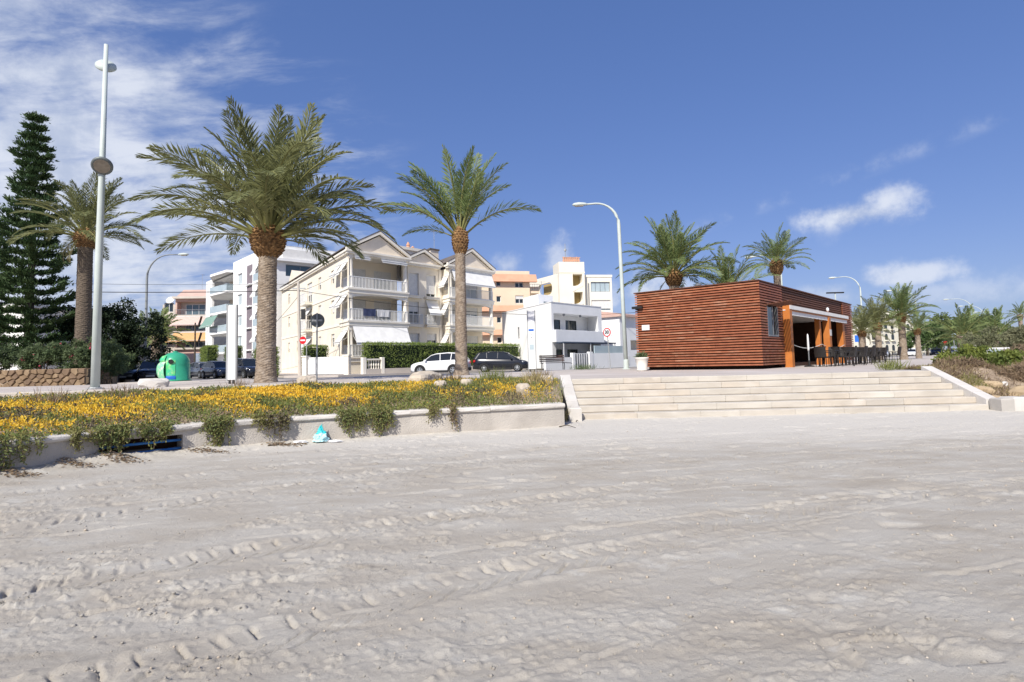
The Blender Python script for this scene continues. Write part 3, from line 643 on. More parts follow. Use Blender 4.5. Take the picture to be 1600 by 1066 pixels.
for k in range(7):
    s=4.6+k*2.0+random.uniform(-.2,.2); d=-1.5+random.uniform(-.15,.15)
    c=PR(s,0,d); make_table(yawframe(c[0],c[1],1.02,48+random.uniform(-4,4)),f'square black cafe table on the kiosk terrace, {ORD[k]} along from the serving hatch','cafe tables on the terrace')
    for (ds,dd,ry,wd) in ((-.72,0,138,'hatch'),(.72,.05,-42,'street'),(0,-.78,228,'beach')):
        if k in (3,5) and wd=='beach': continue
        c=PR(s+ds+random.uniform(-.06,.06),0,d+dd+random.uniform(-.06,.06))
        make_chair(yawframe(c[0],c[1],1.02,ry+random.uniform(-14,14)),f'black woven chair on the {wd} side of the {ORD[k]} cafe table from the hatch','chairs on the terrace')
c=PR(4.2,0,-.75); g=MB(); g.tube([(c[0],c[1],1.02),(c[0],c[1],2.2)],[.03,.03],8); 
tq=thing('closed_parasol','slim closed white parasol on a foot at the near end of the terrace','parasol',(c[0],c[1],1.02))
part('pole',g,M['grey_metal'],tq); g=MB(); g.lathe((c[0],c[1],1.75),[(.035,0),(.05,.1),(.045,.5),(.035,.75),(.01,.82)],10); part('canopy',g,M['cloth_white'],tq,True); g=MB(); g.lathe((c[0],c[1],1.02),[(.22,0),(.22,.05),(.05,.08),(.05,.3)],12); part('foot',g,M['dark_metal'],tq)
pp=thing('flower_pot','big white round planter with low green plant left of the kiosk','planter',(6.0,26.9,1.02))
g=MB(); g.lathe((6.0,26.9,1.02),[(.2,0),(.24,.02),(.25,.06),(.22,.08),(.30,.55),(.32,.57),(.32,.63),(.27,.63),(.26,.56)],20); part('pot',g,M['pot_white'],pp,True)
# ================================================================ vegetation helpers
def leafquads(C, ln, wd, rg, up=0.0, D=None):
    """one tapered quad per centre: length ln, width wd (arrays or floats)"""
    C=np.asarray(C,float); n=len(C)
    if D is None:
        D=rg.normal(size=(n,3)); D[:,2]+=up
    D=D/np.maximum(1e-6,np.linalg.norm(D,axis=1,keepdims=True))
    T=np.cross(D,rg.normal(size=(n,3))); T/=np.maximum(1e-6,np.linalg.norm(T,axis=1,keepdims=True))
    ln=np.broadcast_to(np.asarray(ln,float),(n,))[:,None]; wd=np.broadcast_to(np.asarray(wd,float),(n,))[:,None]
    V=np.stack([C,C+D*ln*.5+T*wd*.5,C+D*ln,C+D*ln*.5-T*wd*.5],1).reshape(-1,3)
    return V, np.arange(n*4).reshape(n,4)
def ellcloud(n, c, r, rg, shell=.55):
    d=rg.normal(size=(n,3)); d/=np.linalg.norm(d,axis=1,keepdims=True)
    k=(shell+(1-shell)*rg.random(n))[:,None]
    return np.array(c)+d*k*np.array(r)
def clumps(n_cl, per, c, r, cr, rg, flat=.75):
    """leaf centres gathered in clumps spread through an ellipsoid (uneven outline, gaps between clumps)"""
    cc=ellcloud(n_cl,c,r,rg,.45); out=[]
    for q in cc:
        s=cr*rg.uniform(.6,1.25); out.append(ellcloud(per,q,(s,s,s*flat),rg,.35))
    return np.concatenate(out)
def foliage(root, name, C, ln, wd, mats, rg, mi=None, up=.3):
    V,F_=leafquads(C,ln*rg.uniform(.7,1.3,len(C)),wd*rg.uniform(.7,1.3,len(C)),rg,up)
    o=link(name,npmesh(name,V-np.array(WL[root.name]),F_,mats,mi),root); return o
# ---- palm fronds
FR={}
def frond_mesh(key, e0, bend, mat, seed, dens=58, lw=.0135):
    rg=np.random.default_rng(seed); n=22; p=np.zeros((n+1,3)); ang=[]
    for i in range(n+1):
        s=i/n; ang.append(R(e0-bend*s**1.6))
        if i: p[i]=p[i-1]+np.array([math.cos(ang[i-1]),0,math.sin(ang[i-1])])/n
    p[:,1]=.03*np.sin(np.linspace(0,2.2,n+1))*rg.uniform(-1,1)
    g=MB(); g.tube([tuple(q) for q in p],[.0125*(1-.9*i/n)+.0015 for i in range(n+1)],4,0)
    V=[];Fc=[];k=0
    for sd in (-1,1):
        for j in range(dens):
            s=.22+.78*(j+rg.uniform(-.3,.3))/dens; s=min(max(s,.1),.995); fi=s*n; i=min(int(fi),n-1); q=p[i]+(p[i+1]-p[i])*(fi-i)
            a=R(e0-bend*s**1.6); t=np.array([math.cos(a),0,math.sin(a)]); u=np.array([-math.sin(a),0,math.cos(a)]); b=np.array([0,sd,0])
            L_=.215*(math.sin(math.pi*min(1,(s*.86+.12)))**.7)*rg.uniform(.82,1.1)
            fa=R(62-34*s+rg.uniform(-9,9)); lift=rg.uniform(.05,.45)
            d=t*math.cos(fa)+(b*math.cos(lift)+u*math.sin(lift))*math.sin(fa); d/=np.linalg.norm(d)
            tip=q+d*L_-np.array([0,0,L_*rg.uniform(.02,.22)]); mid=q+d*L_*.5
            wv=np.cross(d,u); wv/=np.linalg.norm(wv)+1e-6; wv=wv*.7+u*.5*rg.uniform(-1,1); w_=lw*rg.uniform(.8,1.25)
            V+= [q-wv*w_*.4,mid-wv*w_*.6,tip,mid+wv*w_*.6]; Fc.append((k,k+1,k+2,k+3)); k+=4
    g.add(V,Fc,1); FR[key]=g.mesh('frond',[M['rachis'],M[mat]])
EL=[(86,22),(74,38),(62,55),(48,68),(32,72),(12,62),(-12,45)]
for mt in ('palm_leaf','palm_leaf_b'):
    for i,(e,b) in enumerate(EL):
        for v in range(2): frond_mesh((mt,i,v),e,b+v*10-5,mt,100+i*2+v)
for i in (5,6): frond_mesh(('palm_dry',i,0),EL[i][0],EL[i][1]+20,'palm_dry',300+i)
for i,(e,b) in enumerate(EL): frond_mesh(('far',i,0),e,b,'palm_leaf_b',400+i,dens=26,lw=.03)
def trunk_mesh(base,top,r0,r1,rough=.07,ringh=.085,seg=26,flare=1.3,seed=1):
    base=Vector(base);top=Vector(top);H=(top-base).length;n=max(12,int(H/(ringh/2.5)));V=[];rg=np.random.default_rng(seed)
    for i in range(n+1):
        s=i/n; c=base+(top-base)*s; z=s*H; r=r0+(r1-r0)*s; r*=1+(flare-1)*math.exp(-z/.28)
        for k in range(seg):
            a=2*math.pi*k/seg; tooth=((z/ringh+.5*(1 if (k//2)%2 else 0)+.12*math.sin(k*2.3))%1.0)
            rr=r*(1+rough*(tooth-.4)+rough*.35*rg.uniform(-1,1)); V.append((c.x+rr*math.cos(a),c.y+rr*math.sin(a),c.z))
    g=MB(); g.add(V,[(i*seg+k,i*seg+(k+1)%seg,(i+1)*seg+(k+1)%seg,(i+1)*seg+k) for i in range(n) for k in range(seg)]); return g
def palm(label, base, ztop, r0, r1, L, fr, leaf='palm_leaf', boss=(.52,.62), lean=(0,0), seed=0, far=False, dry=2, group=None, bark='trunk', flare=1.3):
    rg=np.random.default_rng(seed+50); root=thing('palm_tree',label,'palm tree',base,group); bx_,by_,bz_=base
    top=(bx_+lean[0],by_+lean[1],ztop); part('trunk',trunk_mesh((bx_,by_,bz_-.1),top,r0,r1,seg=14 if far else 26,flare=flare,ringh=.17 if far else .1,seed=seed),M[bark],root)
    br,bh=boss; g=MB()
    # pineapple of cut leaf bases
    g.lathe((top[0],top[1],top[2]-bh*.55),[(r1*.9,0),(br*.78,bh*.22),(br*.92,bh*.55),(br*.85,bh*.85),(br*.5,bh*1.1),(.06,bh*1.25)],16)
    rows=5 if far else 10; cols=9 if far else 15
    for i in range(rows):
        t=(i+.3)/rows; z=top[2]-bh*.55+bh*1.08*t; rr=np.interp(t,[0,.2,.5,.78,1],[r1*.95,br*.8,br*.95,br*.86,br*.5])
        for k in range(cols):
            a=2*math.pi*(k+.5*(i%2))/cols+rg.uniform(-.05,.05); ca,sa=math.cos(a),math.sin(a); w_=rr*math.pi/cols*.92; h=bh/rows*.62; o_=rr*.05
            P_=lambda q,dz,dr:(top[0]+ca*(rr+dr)-sa*q,top[1]+sa*(rr+dr)+ca*q,z+dz)
            out=br*.14*rg.uniform(.7,1.3)
            g.add([P_(-w_,0,-o_),P_(0,-h,-o_),P_(w_,0,-o_),P_(0,h,-o_),P_(-w_*.3,h*.5,out),P_(w_*.3,h*.5,out),P_(0,h*.95,out*.8)],[(0,1,4),(1,5,4),(1,2,5),(2,3,6),(2,6,5),(3,0,6),(0,4,6),(4,5,6)])
    part('leaf_base_boss',g,M['boss' if not far else bark],root)
    zc=top[2]+bh*.35; n=fr if isinstance(fr,int) else 0; lst=[]
    if n:
        for i in range(n):
            t=(i+.5)/n; lst.append((i*137.5+rg.uniform(-14,14), 88-86*t**1.25+rg.uniform(-6,6), rg.uniform(.86,1.1)))
    else: lst=fr
    for (azd,e,ls) in lst:
        vi=int(np.argmin([abs(e-q[0]) for q in EL])); key=('far',vi,0) if far else (leaf,vi,int(rg.integers(2)))
        a=R(azd); rr=br*.45*math.cos(R(max(0,e)))
        o=link('frond',FR[key],root,(top[0]-bx_+rr*math.cos(a),top[1]-by_+rr*math.sin(a),zc-bz_-.25*bh*math.cos(R(e))),None,L*ls)
        o.rotation_euler=(Matrix.Rotation(a,3,'Z')@Matrix.Rotation(R(EL[vi][0]-e),3,'Y')@Matrix.Rotation(R(rg.uniform(-25,25)),3,'X')).to_euler()
    if not far:
        for i in range(dry):
            a=rg.uniform(0,6.28); o=link('frond',FR[('palm_dry',6,0)],root,(top[0]-bx_+br*.6*math.cos(a),top[1]-by_+br*.6*math.sin(a),zc-bz_-.3*bh),None,L*.5)
            o.rotation_euler=(Matrix.Rotation(a,3,'Z')@Matrix.Rotation(R(35),3,'Y')).to_euler(); o['label']='dried brown frond'
    return root
# azimuth 0 = to the right of the picture, 90 = away from it
pal1=[(i*137.5+((i*37)%23-11),89-66*((i+.5)/60)**1.05+((i*53)%13-6),.9+((i*29)%20)/100) for i in range(60)]+[(180,12,.85),(2,6,.75),(345,14,.8),(15,-6,.5)]
palm('large full crowned palm with thick trunk and pineapple boss, tallest near the green container',(-9.42,22,1.02),6.45,.36,.32,4.75,pal1,'palm_leaf',(.66,1.15),lean=(.06,0),seed=1,dry=0)
pal2=[(rand*1.0,e,l) for rand,e,l in ((200,84,1.02),(330,82,1.0),(90,86,1.05),(20,80,1.0),(150,78,1.0),(260,80,.95),(300,74,.95),(60,76,1.0),(170,72,1.0),(230,70,.9),(350,70,1.0),(120,72,.95),(185,64,1.0),(10,66,.95),(280,66,.9),(45,64,.9),(210,60,.95),(160,58,.95),(320,60,.85),(178,47,1.05),(196,40,1.05),(190,26,.65),(2,46,1.05))]
palm('slim palm with upright bright green fronds standing between the two parked cars',(-2.42,27,1.02),7.35,.29,.23,4.1,pal2,'palm_leaf_b',(.40,1.15),lean=(.05,0),seed=2,dry=0,flare=1.55)
palm('shaded palm with dark trunk between the conifer and the tall white lamp post',(-22.4,30,1.2),8.6,.36,.33,3.2,44,'palm_leaf',(.55,.9),seed=3,bark='trunk_dark',dry=3)
palm('tall palm rising behind the left half of the kiosk roof',(10.25,36,1.0),6.6,.33,.30,3.7,48,'palm_leaf_b',(.55,.95),seed=4,dry=2)
pal5=[(i*137.5,88-70*((i+.5)/22)**1.1,1) for i in range(22)]
palm('short palm whose crown alone shows above the kiosk roof ridge',(13.2,35,1.0),5.0,.34,.3,3.2,pal5,'palm_leaf_b',(.42,.7),seed=5,dry=0)
palm('small tight crowned palm behind the highest corner of the kiosk roof',(21.4,46,.95),8.7,.30,.26,2.9,34,'palm_leaf_b',(.52,1.2),seed=6,dry=0)
palm('bushy low palm just right of the kiosk end wall',(27.0,44.5,.95),3.1,.26,.22,2.0,40,'palm_leaf',(.32,.5),seed=7,group='palms along the promenade')
palm('palm with drooping crown second from the kiosk end wall',(29.5,46.5,.95),3.75,.26,.22,2.4,38,'palm_leaf',(.34,.6),seed=8,group='palms along the promenade')
palm('tallest palm of the group right of the kiosk in front of the arched apartments',(31.8,47,.95),4.35,.28,.24,2.8,44,'palm_leaf_b',(.36,.7),seed=9,group='palms along the promenade')
palm('slender palm rightmost of the group in front of the arched apartments',(36.9,52.5,.95),3.45,.22,.2,1.9,26,'palm_leaf_b',(.3,.6),seed=10,group='palms along the promenade',dry=0)
palm('far squat palm beside the round crowned pines, nearest the steps end',(54.6,70,.9),3.1,.5,.45,4.0,34,far=True,boss=(.6,.9),seed=11,group='far palms on the right')
palm('far squat palm in the middle of the row right of the pines',(63.5,79,.9),3.3,.5,.45,3.9,32,far=True,boss=(.6,.9),seed=12,group='far palms on the right')
palm('far squat palm at the right of the row near the grey green bushes',(60.2,72,.9),3.0,.45,.4,3.8,32,far=True,boss=(.6,.9),seed=13,group='far palms on the right')
palm('lone distant palm at the right edge above the bushes',(106.0,120,.9),8.4,.4,.35,3.0,22,far=True,boss=(.6,1.0),seed=14)
palm('shaggy palm up the side street left of the striped awning flats',(-43.4,70,.9),5.1,.5,.45,3.9,46,far=True,boss=(.7,1.0),seed=15)
# ---- column conifers
def conifer(label,base,H,rmax,seed):
    rg=np.random.default_rng(seed); root=thing('norfolk_pine',label,'conifer',base); x,y,z=base
    g=MB(); g.tube([(x,y,z-.1),(x+.05,y,z+H*.5),(x,y,z+H)],[.28,.16,.02],8); part('trunk',g,M['bark'],root)
    C=[];Dd=[]; br=MB(); nw=int(H/.66)
    for i in range(nw):
        t=i/nw; zz=z+1.2+(H-1.2)*t; r=rmax*min(1,(1-t)*1.8)**.8*rg.uniform(.72,1.15)+.12
        for k in range(7):
            a=2*math.pi*(k+rg.uniform(-.3,.3))/7+i*.9; L_=r*rg.uniform(.62,1.15); ca,sa=math.cos(a),math.sin(a)
            br.tube([(x,y,zz),(x+ca*L_*.6,y+sa*L_*.6,zz-.02*L_),(x+ca*L_,y+sa*L_,zz+.16*L_)],[.03,.02,.008],4)
            m=int(60+120*L_); s=rg.random(m)**.6; lat=rg.normal(size=m)*.2*(.3+s); 
            px=x+ca*L_*s-sa*lat; py=y+sa*L_*s+ca*lat; pz=zz+.16*L_*s**2+rg.normal(size=m)*.05-.10*L_*np.sin(np.pi*s)
            C.append(np.stack([px,py,pz],1)); d=np.stack([ca*(.8)+rg.normal(size=m)*.5,sa*.8+rg.normal(size=m)*.5,.75+rg.normal(size=m)*.35],1); Dd.append(d)
    part('branches',br,M['bark'],root,kind='stuff')
    C=np.concatenate(C);Dd=np.concatenate(Dd); V,F_=leafquads(C,.27*rg.uniform(.7,1.3,len(C)),.075,rg,D=Dd)
    link('crown',npmesh('crown',V-np.array(base),F_,M['pine_needle']),root); return root
conifer('tall dark columnar conifer left of the tall white lamp post',(-30.3,36,1.25),17.2,2.25,31)
conifer('second dark conifer cut by the left edge of the picture',(-35.6,37.5,1.25),14.6,2.2,32)
# ---- round trees and shrubs
def tree(name,label,cat,base,blobs,trunk,mat,n_cl,per,cr,ln,wd,seed,group=None,flowers=0):
    rg=np.random.default_rng(seed); root=thing(name,label,cat,base,group); x,y,z=base
    g=MB()
    if trunk:
        h,r=trunk; g.tube([(x,y,z-.1),(x+.1,y,z+h*.5),(x+rg.uniform(-.2,.2),y,z+h)],[r,r*.75,r*.55],7)
    for (c,rad) in blobs[:5]:
        g.tube([(x,y,z+(trunk[0]*.7 if trunk else 0)),(x+c[0]*.5,y+c[1]*.5,z+c[2]*.75),(x+c[0],y+c[1],z+c[2])],[(trunk[1]*.5 if trunk else .03),.03 if not trunk else trunk[1]*.3,.012],5)
    part('trunk' if trunk else 'stems',g,M['bark'],root)
    tot=sum(b[1][0]*b[1][1]*b[1][2] for b in blobs)**1.0; C=[]
    for c,rad in blobs:
        k=max(3,int(n_cl*(rad[0]*rad[1]*rad[2])/tot)); C.append(clumps(k,per,(x+c[0],y+c[1],z+c[2]),rad,cr,rg))
    C=np.concatenate(C); C=C[C[:,2]>z-.02]; foliage(root,'crown' if trunk else 'leaves',C,ln,wd,M[mat],rg)
    if flowers:
        q=C[rg.choice(len(C),flowers)]; q=np.repeat(q,7,0)+rg.normal(size=(flowers*7,3))*.07; foliage(root,'flowers',q,.12,.09,M['pink_flower'],rg)
    return root
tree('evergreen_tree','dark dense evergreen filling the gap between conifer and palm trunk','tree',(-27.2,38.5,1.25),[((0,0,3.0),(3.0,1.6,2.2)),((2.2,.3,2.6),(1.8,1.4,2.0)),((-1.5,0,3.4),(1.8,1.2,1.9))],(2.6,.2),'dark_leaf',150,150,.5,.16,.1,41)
tree('street_tree','light green airy tree at the bend of the side street','tree',(-42.2,60,.9),[((0,0,5.2),(1.9,1.6,1.6)),((1.6,0,4.4),(1.5,1.2,1.2)),((-1,0,6.2),(1.2,1,1.0))],(4.2,.14),'tree_leaf_light',60,90,.5,.22,.13,42)
BU=[(-34.2,30.9,1.5,1.5,'thin grey green bush at the left edge above the stone wall','bush_leaf',0),(-30.6,30.6,1.75,1.5,'leafy oleander bush second from the left above the stone wall','bush_leaf',2),(-27.4,30.3,1.9,1.5,'oleander bush with a few pink flowers left of the dark palm trunk','bush_leaf',5),
    (-24.3,29.9,2.0,1.5,'rounded oleander bush with most pink flowers above the stone wall','bush_leaf',9),(-21.9,29.6,2.0,1.25,'oleander bush directly behind the tall white lamp post','bush_leaf',5)]
for i,(x,y,h,r,l,m,fl) in enumerate(BU):
    tree('oleander_bush',l,'bush',(x,y,1.25),[((0,0,h*.5),(r*1.05,.8,h*.5)),((.5,-.1,h*.62),(r*.6,.6,h*.42)),((-.6,.1,h*.5),(r*.6,.6,h*.45))],None,m,80,95,.26,.15,.05,50+i,'bushes above the stone wall',fl)
for i in range(5):
    t=2.5+i*3.6; x,y=-21.3-.49*t*1.04,29.3+.87*t
    tree('oleander_bush',['shaded dense bush right of the white lamp post at the wall corner','shaded green bush second up the side street wall','shaded green bush third up the side street wall','shaded green bush fourth up the side street wall','shaded bush at the far end of the side street wall'][i],'bush',(x,y,1.25),[((0,0,1.05),(1.25,1.9,1.1)),((.2,-.6,1.3),(.9,1,.8))],None,'hedge_leaf' if i>2 else 'bush_leaf',90,100,.28,.15,.06,60+i,'bushes up the side street wall',2 if i==0 else 0)
# hedges: dense clipped blocks
def hedge(label,F_,a0,a1,b0,b1,z0,z1,seed,dens=260,mat='hedge_leaf'):
    rg=np.random.default_rng(seed); p0=F_((a0+a1)/2,(b0+b1)/2,z0); root=thing('clipped_hedge',label,'hedge',p0); g=MB()
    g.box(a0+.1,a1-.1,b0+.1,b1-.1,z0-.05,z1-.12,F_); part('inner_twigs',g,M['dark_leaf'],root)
    C=[]
    def face(n,fa,fb,fz): C.append(np.stack([fa(n),fb(n),fz(n)],1))
    U=lambda p,q:(lambda n:rg.uniform(p,q,n)); K=lambda v:(lambda n:np.full(n,v)+rg.normal(size=n)*.05)
    ar=lambda w_,h:int(w_*h*dens)
    face(ar(a1-a0,z1-z0),U(a0,a1),K(b0),U(z0,z1)); face(ar(a1-a0,z1-z0)//2,U(a0,a1),K(b1),U(z0,z1)); face(ar(a1-a0,b1-b0),U(a0,a1),U(b0,b1),K(z1))
    face(ar(b1-b0,z1-z0),K(a0),U(b0,b1),U(z0,z1)); face(ar(b1-b0,z1-z0),K(a1),U(b0,b1),U(z0,z1))
    C=np.concatenate(C); nz=fbm(C[:,0]/.8+seed,C[:,2]/.8+C[:,1]*.3,3,seed); C[:,1]+=(nz-.5)*.28; C[:,2]+=(fbm(C[:,0]/.5,C[:,1]/.5,2,seed+3)-.5)*.14
    keep=nz<.70; C=C[keep|(rg.random(len(C))<.45)]
    C=np.array([F_(*q) for q in C]); foliage(root,'leaves',C,.15,.05,M[mat],rg,up=.9); return root
MF=frame(MO,A2,(.756,-.655))          # main building front: a along front, b outward
hedge('long clipped green hedge along the front of the cream building',MF,-.4,10.2,2.4,3.2,1.3,3.28,71)
hedge('clipped green hedge below the right gable of the cream building, behind the black car',MF,10.35,17.7,2.4,3.2,1.3,3.25,72)
SF=frame((-18.9,46.6),S2,(-.845,-.535))
hedge('tall bright green hedge on the side street behind the utility pole',SF,.2,6.6,0,1.0,.93,3.2,73)
hedge('short hedge piece right of the no entry sign',frame((-17.6,46.9),(.655,.756),(.756,-.655)),.5,2.4,.0,.8,.93,3.25,74)
hedge('clipped hedge further up the side street left of the white totem',frame((-32.2,62.5),S2,(-.845,-.535)),-2,7.5,0,1.0,.93,4.0,75,170)
hedge('dark hedge behind the black parked car under the small canopy',frame((-27.6,58),S2,(-.845,-.535)),-3,3.0,0,1.0,.93,3.7,76,170,'tree_leaf')
# right-hand trees beyond the promenade
tree('round_pine','round crowned dark pine left of the pair beyond the far palms','tree',(72.5,96,.5),[((0,0,5.2),(3.2,2.6,2.0)),((-2,0,4.6),(2.2,2,1.6)),((1.2,0,3.4),(2.4,2,1.6))],(4,.3),'tree_leaf',90,70,.8,.36,.24,81)
tree('round_pine','round crowned dark pine right of the pair beyond the far palms','tree',(78.8,97,.5),[((0,0,5.2),(3.4,2.6,1.9)),((2.2,0,4.4),(2.2,2,1.5)),((-1.5,0,3.6),(2.6,2,1.6))],(4,.3),'tree_leaf',90,70,.8,.36,.24,82)
tree('leafy_tree','lower mid green tree left of the round pines beside the arched flats','tree',(66,92,.8),[((0,0,3.6),(2.6,2,1.9)),((2,0,2.8),(2.6,2,1.8)),((-2,0,2.6),(2,2,1.6))],(2.5,.22),'tree_leaf_light',80,70,.7,.34,.22,83)
tree('leafy_tree','green tree mass behind the middle far palm','tree',(86,103,.8),[((0,0,3.2),(4,2,2.2)),((4,0,3),(4,2,2.2)),((-4,0,3.3),(3,2,2.2))],(2.5,.25),'tree_leaf',110,70,.8,.36,.24,84)
tree('tamarisk_bush','wide grey green feathery bush at the right under the lone palm','bush',(54.5,64,.9),[((0,0,1.7),(3.2,2,1.6)),((3.4,0,1.9),(3,2,1.7)),((-2.8,0,1.3),(2.2,1.5,1.2))],None,'olive_leaf',120,80,.6,.3,.1,85)
tree('tamarisk_bush','grey green feathery bush cut by the right edge of the picture','bush',(59.8,66,.9),[((0,0,1.8),(3.2,2,1.7)),((3,0,1.9),(3,2,1.7))],None,'olive_leaf',100,80,.6,.3,.1,86)
SH=[(15.2,19.2,.85,1.0,.72,'shrub_leaf','bright yellow green shrub right of the top of the steps'),(16.9,19.9,.85,.9,.55,'shrub_leaf','low green shrub behind the brown dry brush right of the steps'),(19.6,21.0,.85,1.5,.8,'bush_leaf','broad green shrub in front of the dark car roof at the right edge'),
    (18.1,19.0,.75,1.2,.55,'shrub_leaf','mixed green shrub beside the right edge above the boulders')]
for i,(x,y,z,r,h,m,l) in enumerate(SH):
    tree('bank_shrub',l,'shrub',(x,y,z),[((0,0,h*.6),(r,r*.8,h*.6)),((r*.5,-.1,h*.5),(r*.6,.6,h*.5)),((-r*.5,0,h*.45),(r*.6,.6,h*.45))],None,m,80,85,.2,.11,.06,90+i,'shrubs on the bank right of the steps')
for i,(x,y,z,r,h,l) in enumerate(((15.6,17.6,.6,.9,.42,'brown dry brush just right of the sloping step wall'),(17.0,18.0,.75,1.1,.5,'reddish brown dry brush in the middle of the right bank'),(14.4,18.7,.85,.6,.4,'small red brown dry bush at the top of the right step wall'),(18.6,20.3,.95,1.2,.75,'tall brown dry bush near the right edge'))):
    tree('dry_brush',l,'shrub',(x,y,z),[((0,0,h*.5),(r,.8,h*.55)),((r*.6,0,h*.4),(r*.6,.6,h*.4))],None,'dry_twig',60,90,.24,.2,.022,95+i,'dry brush on the right bank')
r_=np.random.default_rng(77); n=48000; gx_=12.8+14*r_.random(n)**1.2; gt=.04+.96*r_.random(n); y0_=14.9+(gx_-12.74)*.02; y1_=np.interp(gx_,[12.74,45,60],[19.35,24.05,31.5]); gy_=y0_+(y1_-y0_)*gt
gz_=-.05+1.12*sst(gt,.02,.75)+.22*(fbm(gx_/1.2,gy_/1.2,3,77)-.5)*sst(gt,0,.2); kp=r_.random(n)<.12+.88*sst(fbm(gx_/.6,gy_/.6,3,87),.38,.58); gx_,gy_,gz_=gx_[kp],gy_[kp],gz_[kp]
D_=np.stack([r_.normal(size=len(gx_))*.8,r_.normal(size=len(gx_))*.8,.3+r_.random(len(gx_))],1); V,F_=leafquads(np.stack([gx_,gy_,gz_-.01],1),.17*r_.uniform(.5,1.3,len(gx_)),.018,r_,D=D_); mi=np.where(fbm(gx_/.9,gy_/.9,3,97)>.55,1,0); mi[r_.random(len(mi))<.2]=2
o=link('bank_scrub',npmesh('bank_scrub',V,F_,[M['dry_twig'],M['cover_olive'],M['dry_grass']],mi)); tag(o,'low brown scrub and dead grass covering the right hand bank','scrub',kind='stuff')
# ================================================================ flowerbed planting
rg=np.random.default_rng(11)
n=165000; s=rg.random(n); t=rg.random(n)**.85*.98-.02; t=np.maximum(t,.0); x,y,z=bedpt(s,np.maximum(t,0)); 
dens=sst(-x,-1.6,1.6)*(1-.75*sst(t,.72,.98)*sst(-x,3,7))
kp=rg.random(n)<dens*.96+.04*(x<1); x,y,z,t,s=[q[kp] for q in (x,y,z,t,s)]
hump=fbm(x/.45,y/.45,3,15); z=z+.03+.26*hump*rg.random(len(x))
yel=fbm(x/1.3,y/.55,4,17,.6)+.15*np.sin(np.pi*np.clip(t*1.35,0,1))-.16*(t<.07)+.09*rg.normal(size=len(x))
gry=fbm(x/.8+9,y/.6,3,19)+.08*rg.normal(size=len(x)); mi=np.zeros(len(x),int); mi[rg.random(len(x))<.42]=1; mi[yel>.625]=2; mi[gry>.72]=3
C=np.stack([x,y,z],1); V,F_=leafquads(C,0.064*rg.uniform(.6,1.4,len(C)),.025*rg.uniform(.7,1.4,len(C)),rg,1.1)
o=link('ground_cover',npmesh('ground_cover',V,F_,[M['cover_green'],M['cover_olive'],M['cover_yellow'],M['cover_grey']],mi)); tag(o,'mat of green succulent ground cover with yellow blooms filling the raised bed','ground cover',kind='stuff')
# grasses at the right end of the bed and by the kerb
n=15000; s=.62+.38*rg.random(n); t=rg.random(n)**.8; x,y,z=bedpt(s,t); d=sst(x,-4.5,-.5)*(.25+.75*sst(fbm(x/.5,y/.5,3,25),.42,.6)); kp=rg.random(n)<d; x,y,z=x[kp],y[kp],z[kp]
D_=np.stack([rg.normal(size=len(x))*.35,rg.normal(size=len(x))*.35,np.ones(len(x))],1); V,F_=leafquads(np.stack([x,y,z-.02],1),.26*rg.uniform(.5,1.3,len(x)),.014,rg,D=D_); mi=(fbm(x/.7,y/.7,2,27)>.50).astype(int)
o=link('wild_grass',npmesh('wild_grass',V,F_,[M['dry_grass'],M['green_grass']],mi)); tag(o,'patchy straw coloured wild grass at the step end of the bed','grass',kind='stuff')
def tuft(label,base,n,h,spread,mat,seed,group):
    r_=np.random.default_rng(seed); c=np.array(base)+np.concatenate([r_.normal(size=(n,2))*spread*.45,np.zeros((n,1))-.02],1); d=np.concatenate([r_.normal(size=(n,2))*.45,np.ones((n,1))],1)
    V,F_=leafquads(c-np.array(base),h*r_.uniform(.5,1.25,n),.016,r_,D=d); o=link('grass_tuft',npmesh('grass_tuft',V,F_,M[mat]),None,base); tag(o,label,'grass tuft',group)
def bz_at(x,y):
    k=np.argmin((bx0-x)**2+(by0-y)**2); return float(bz0.ravel()[k])
bx0,by0,bz0=[q.ravel() for q in bedpt(*np.meshgrid(np.linspace(0,1,300),np.linspace(0,1,60),indexing='ij'))]
for i,(x,y,nn,h,sp,m,l) in enumerate(((-10.0,12.6,130,.5,.5,'dry_twig','tall brown twiggy tuft at the left edge of the bed'),(-9.0,13.6,120,.42,.45,'dry_twig','brown twiggy tuft left of the tall white lamp post'),(-10.2,15.0,170,.4,.4,'dry_twig','brown twiggy tuft at the foot of the tall white lamp post'),(-8.2,17.3,150,.5,.3,'dry_twig','thin dead tuft below the near white totem'),
       (-6.6,17.5,220,.42,.35,'dry_twig','dead brown tuft below the large palm trunk'),(-.6,16.6,300,.55,.45,'green_grass','thick olive tuft near the top right of the bed'),(.6,16.4,260,.5,.4,'dry_grass','straw tuft beside the left step wall'),(.9,18.5,160,.5,.3,'dry_twig','reddish dead tuft at the head of the left step wall'),(1.1,15.0,260,.38,.35,'dry_grass','straw tuft growing between the wall end and the steps'),(-1.9,16.2,220,.45,.5,'cover_grey','grey purple tuft in the middle of the bed right end'))):
    tuft(l,(x,y,bz_at(x,y) if i!=8 else .02),nn,h,sp,m,200+i,'tufts in the bed')
for i,(x,y,l) in enumerate(((4.15,33.8,'green weed tuft on the paving left of the speed limit sign'),(12.0,18.6,'small weed tuft at the top right corner of the steps'),(12.5,18.9,'bushy weed tuft beside the head of the right step wall'))):
    for k in range(1): tuft(l,(x,y,1.02),260 if i==0 else 120,.42,.75 if i==0 else .3,'bush_leaf' if i==0 else 'green_grass',230+i,'weeds on the paving')
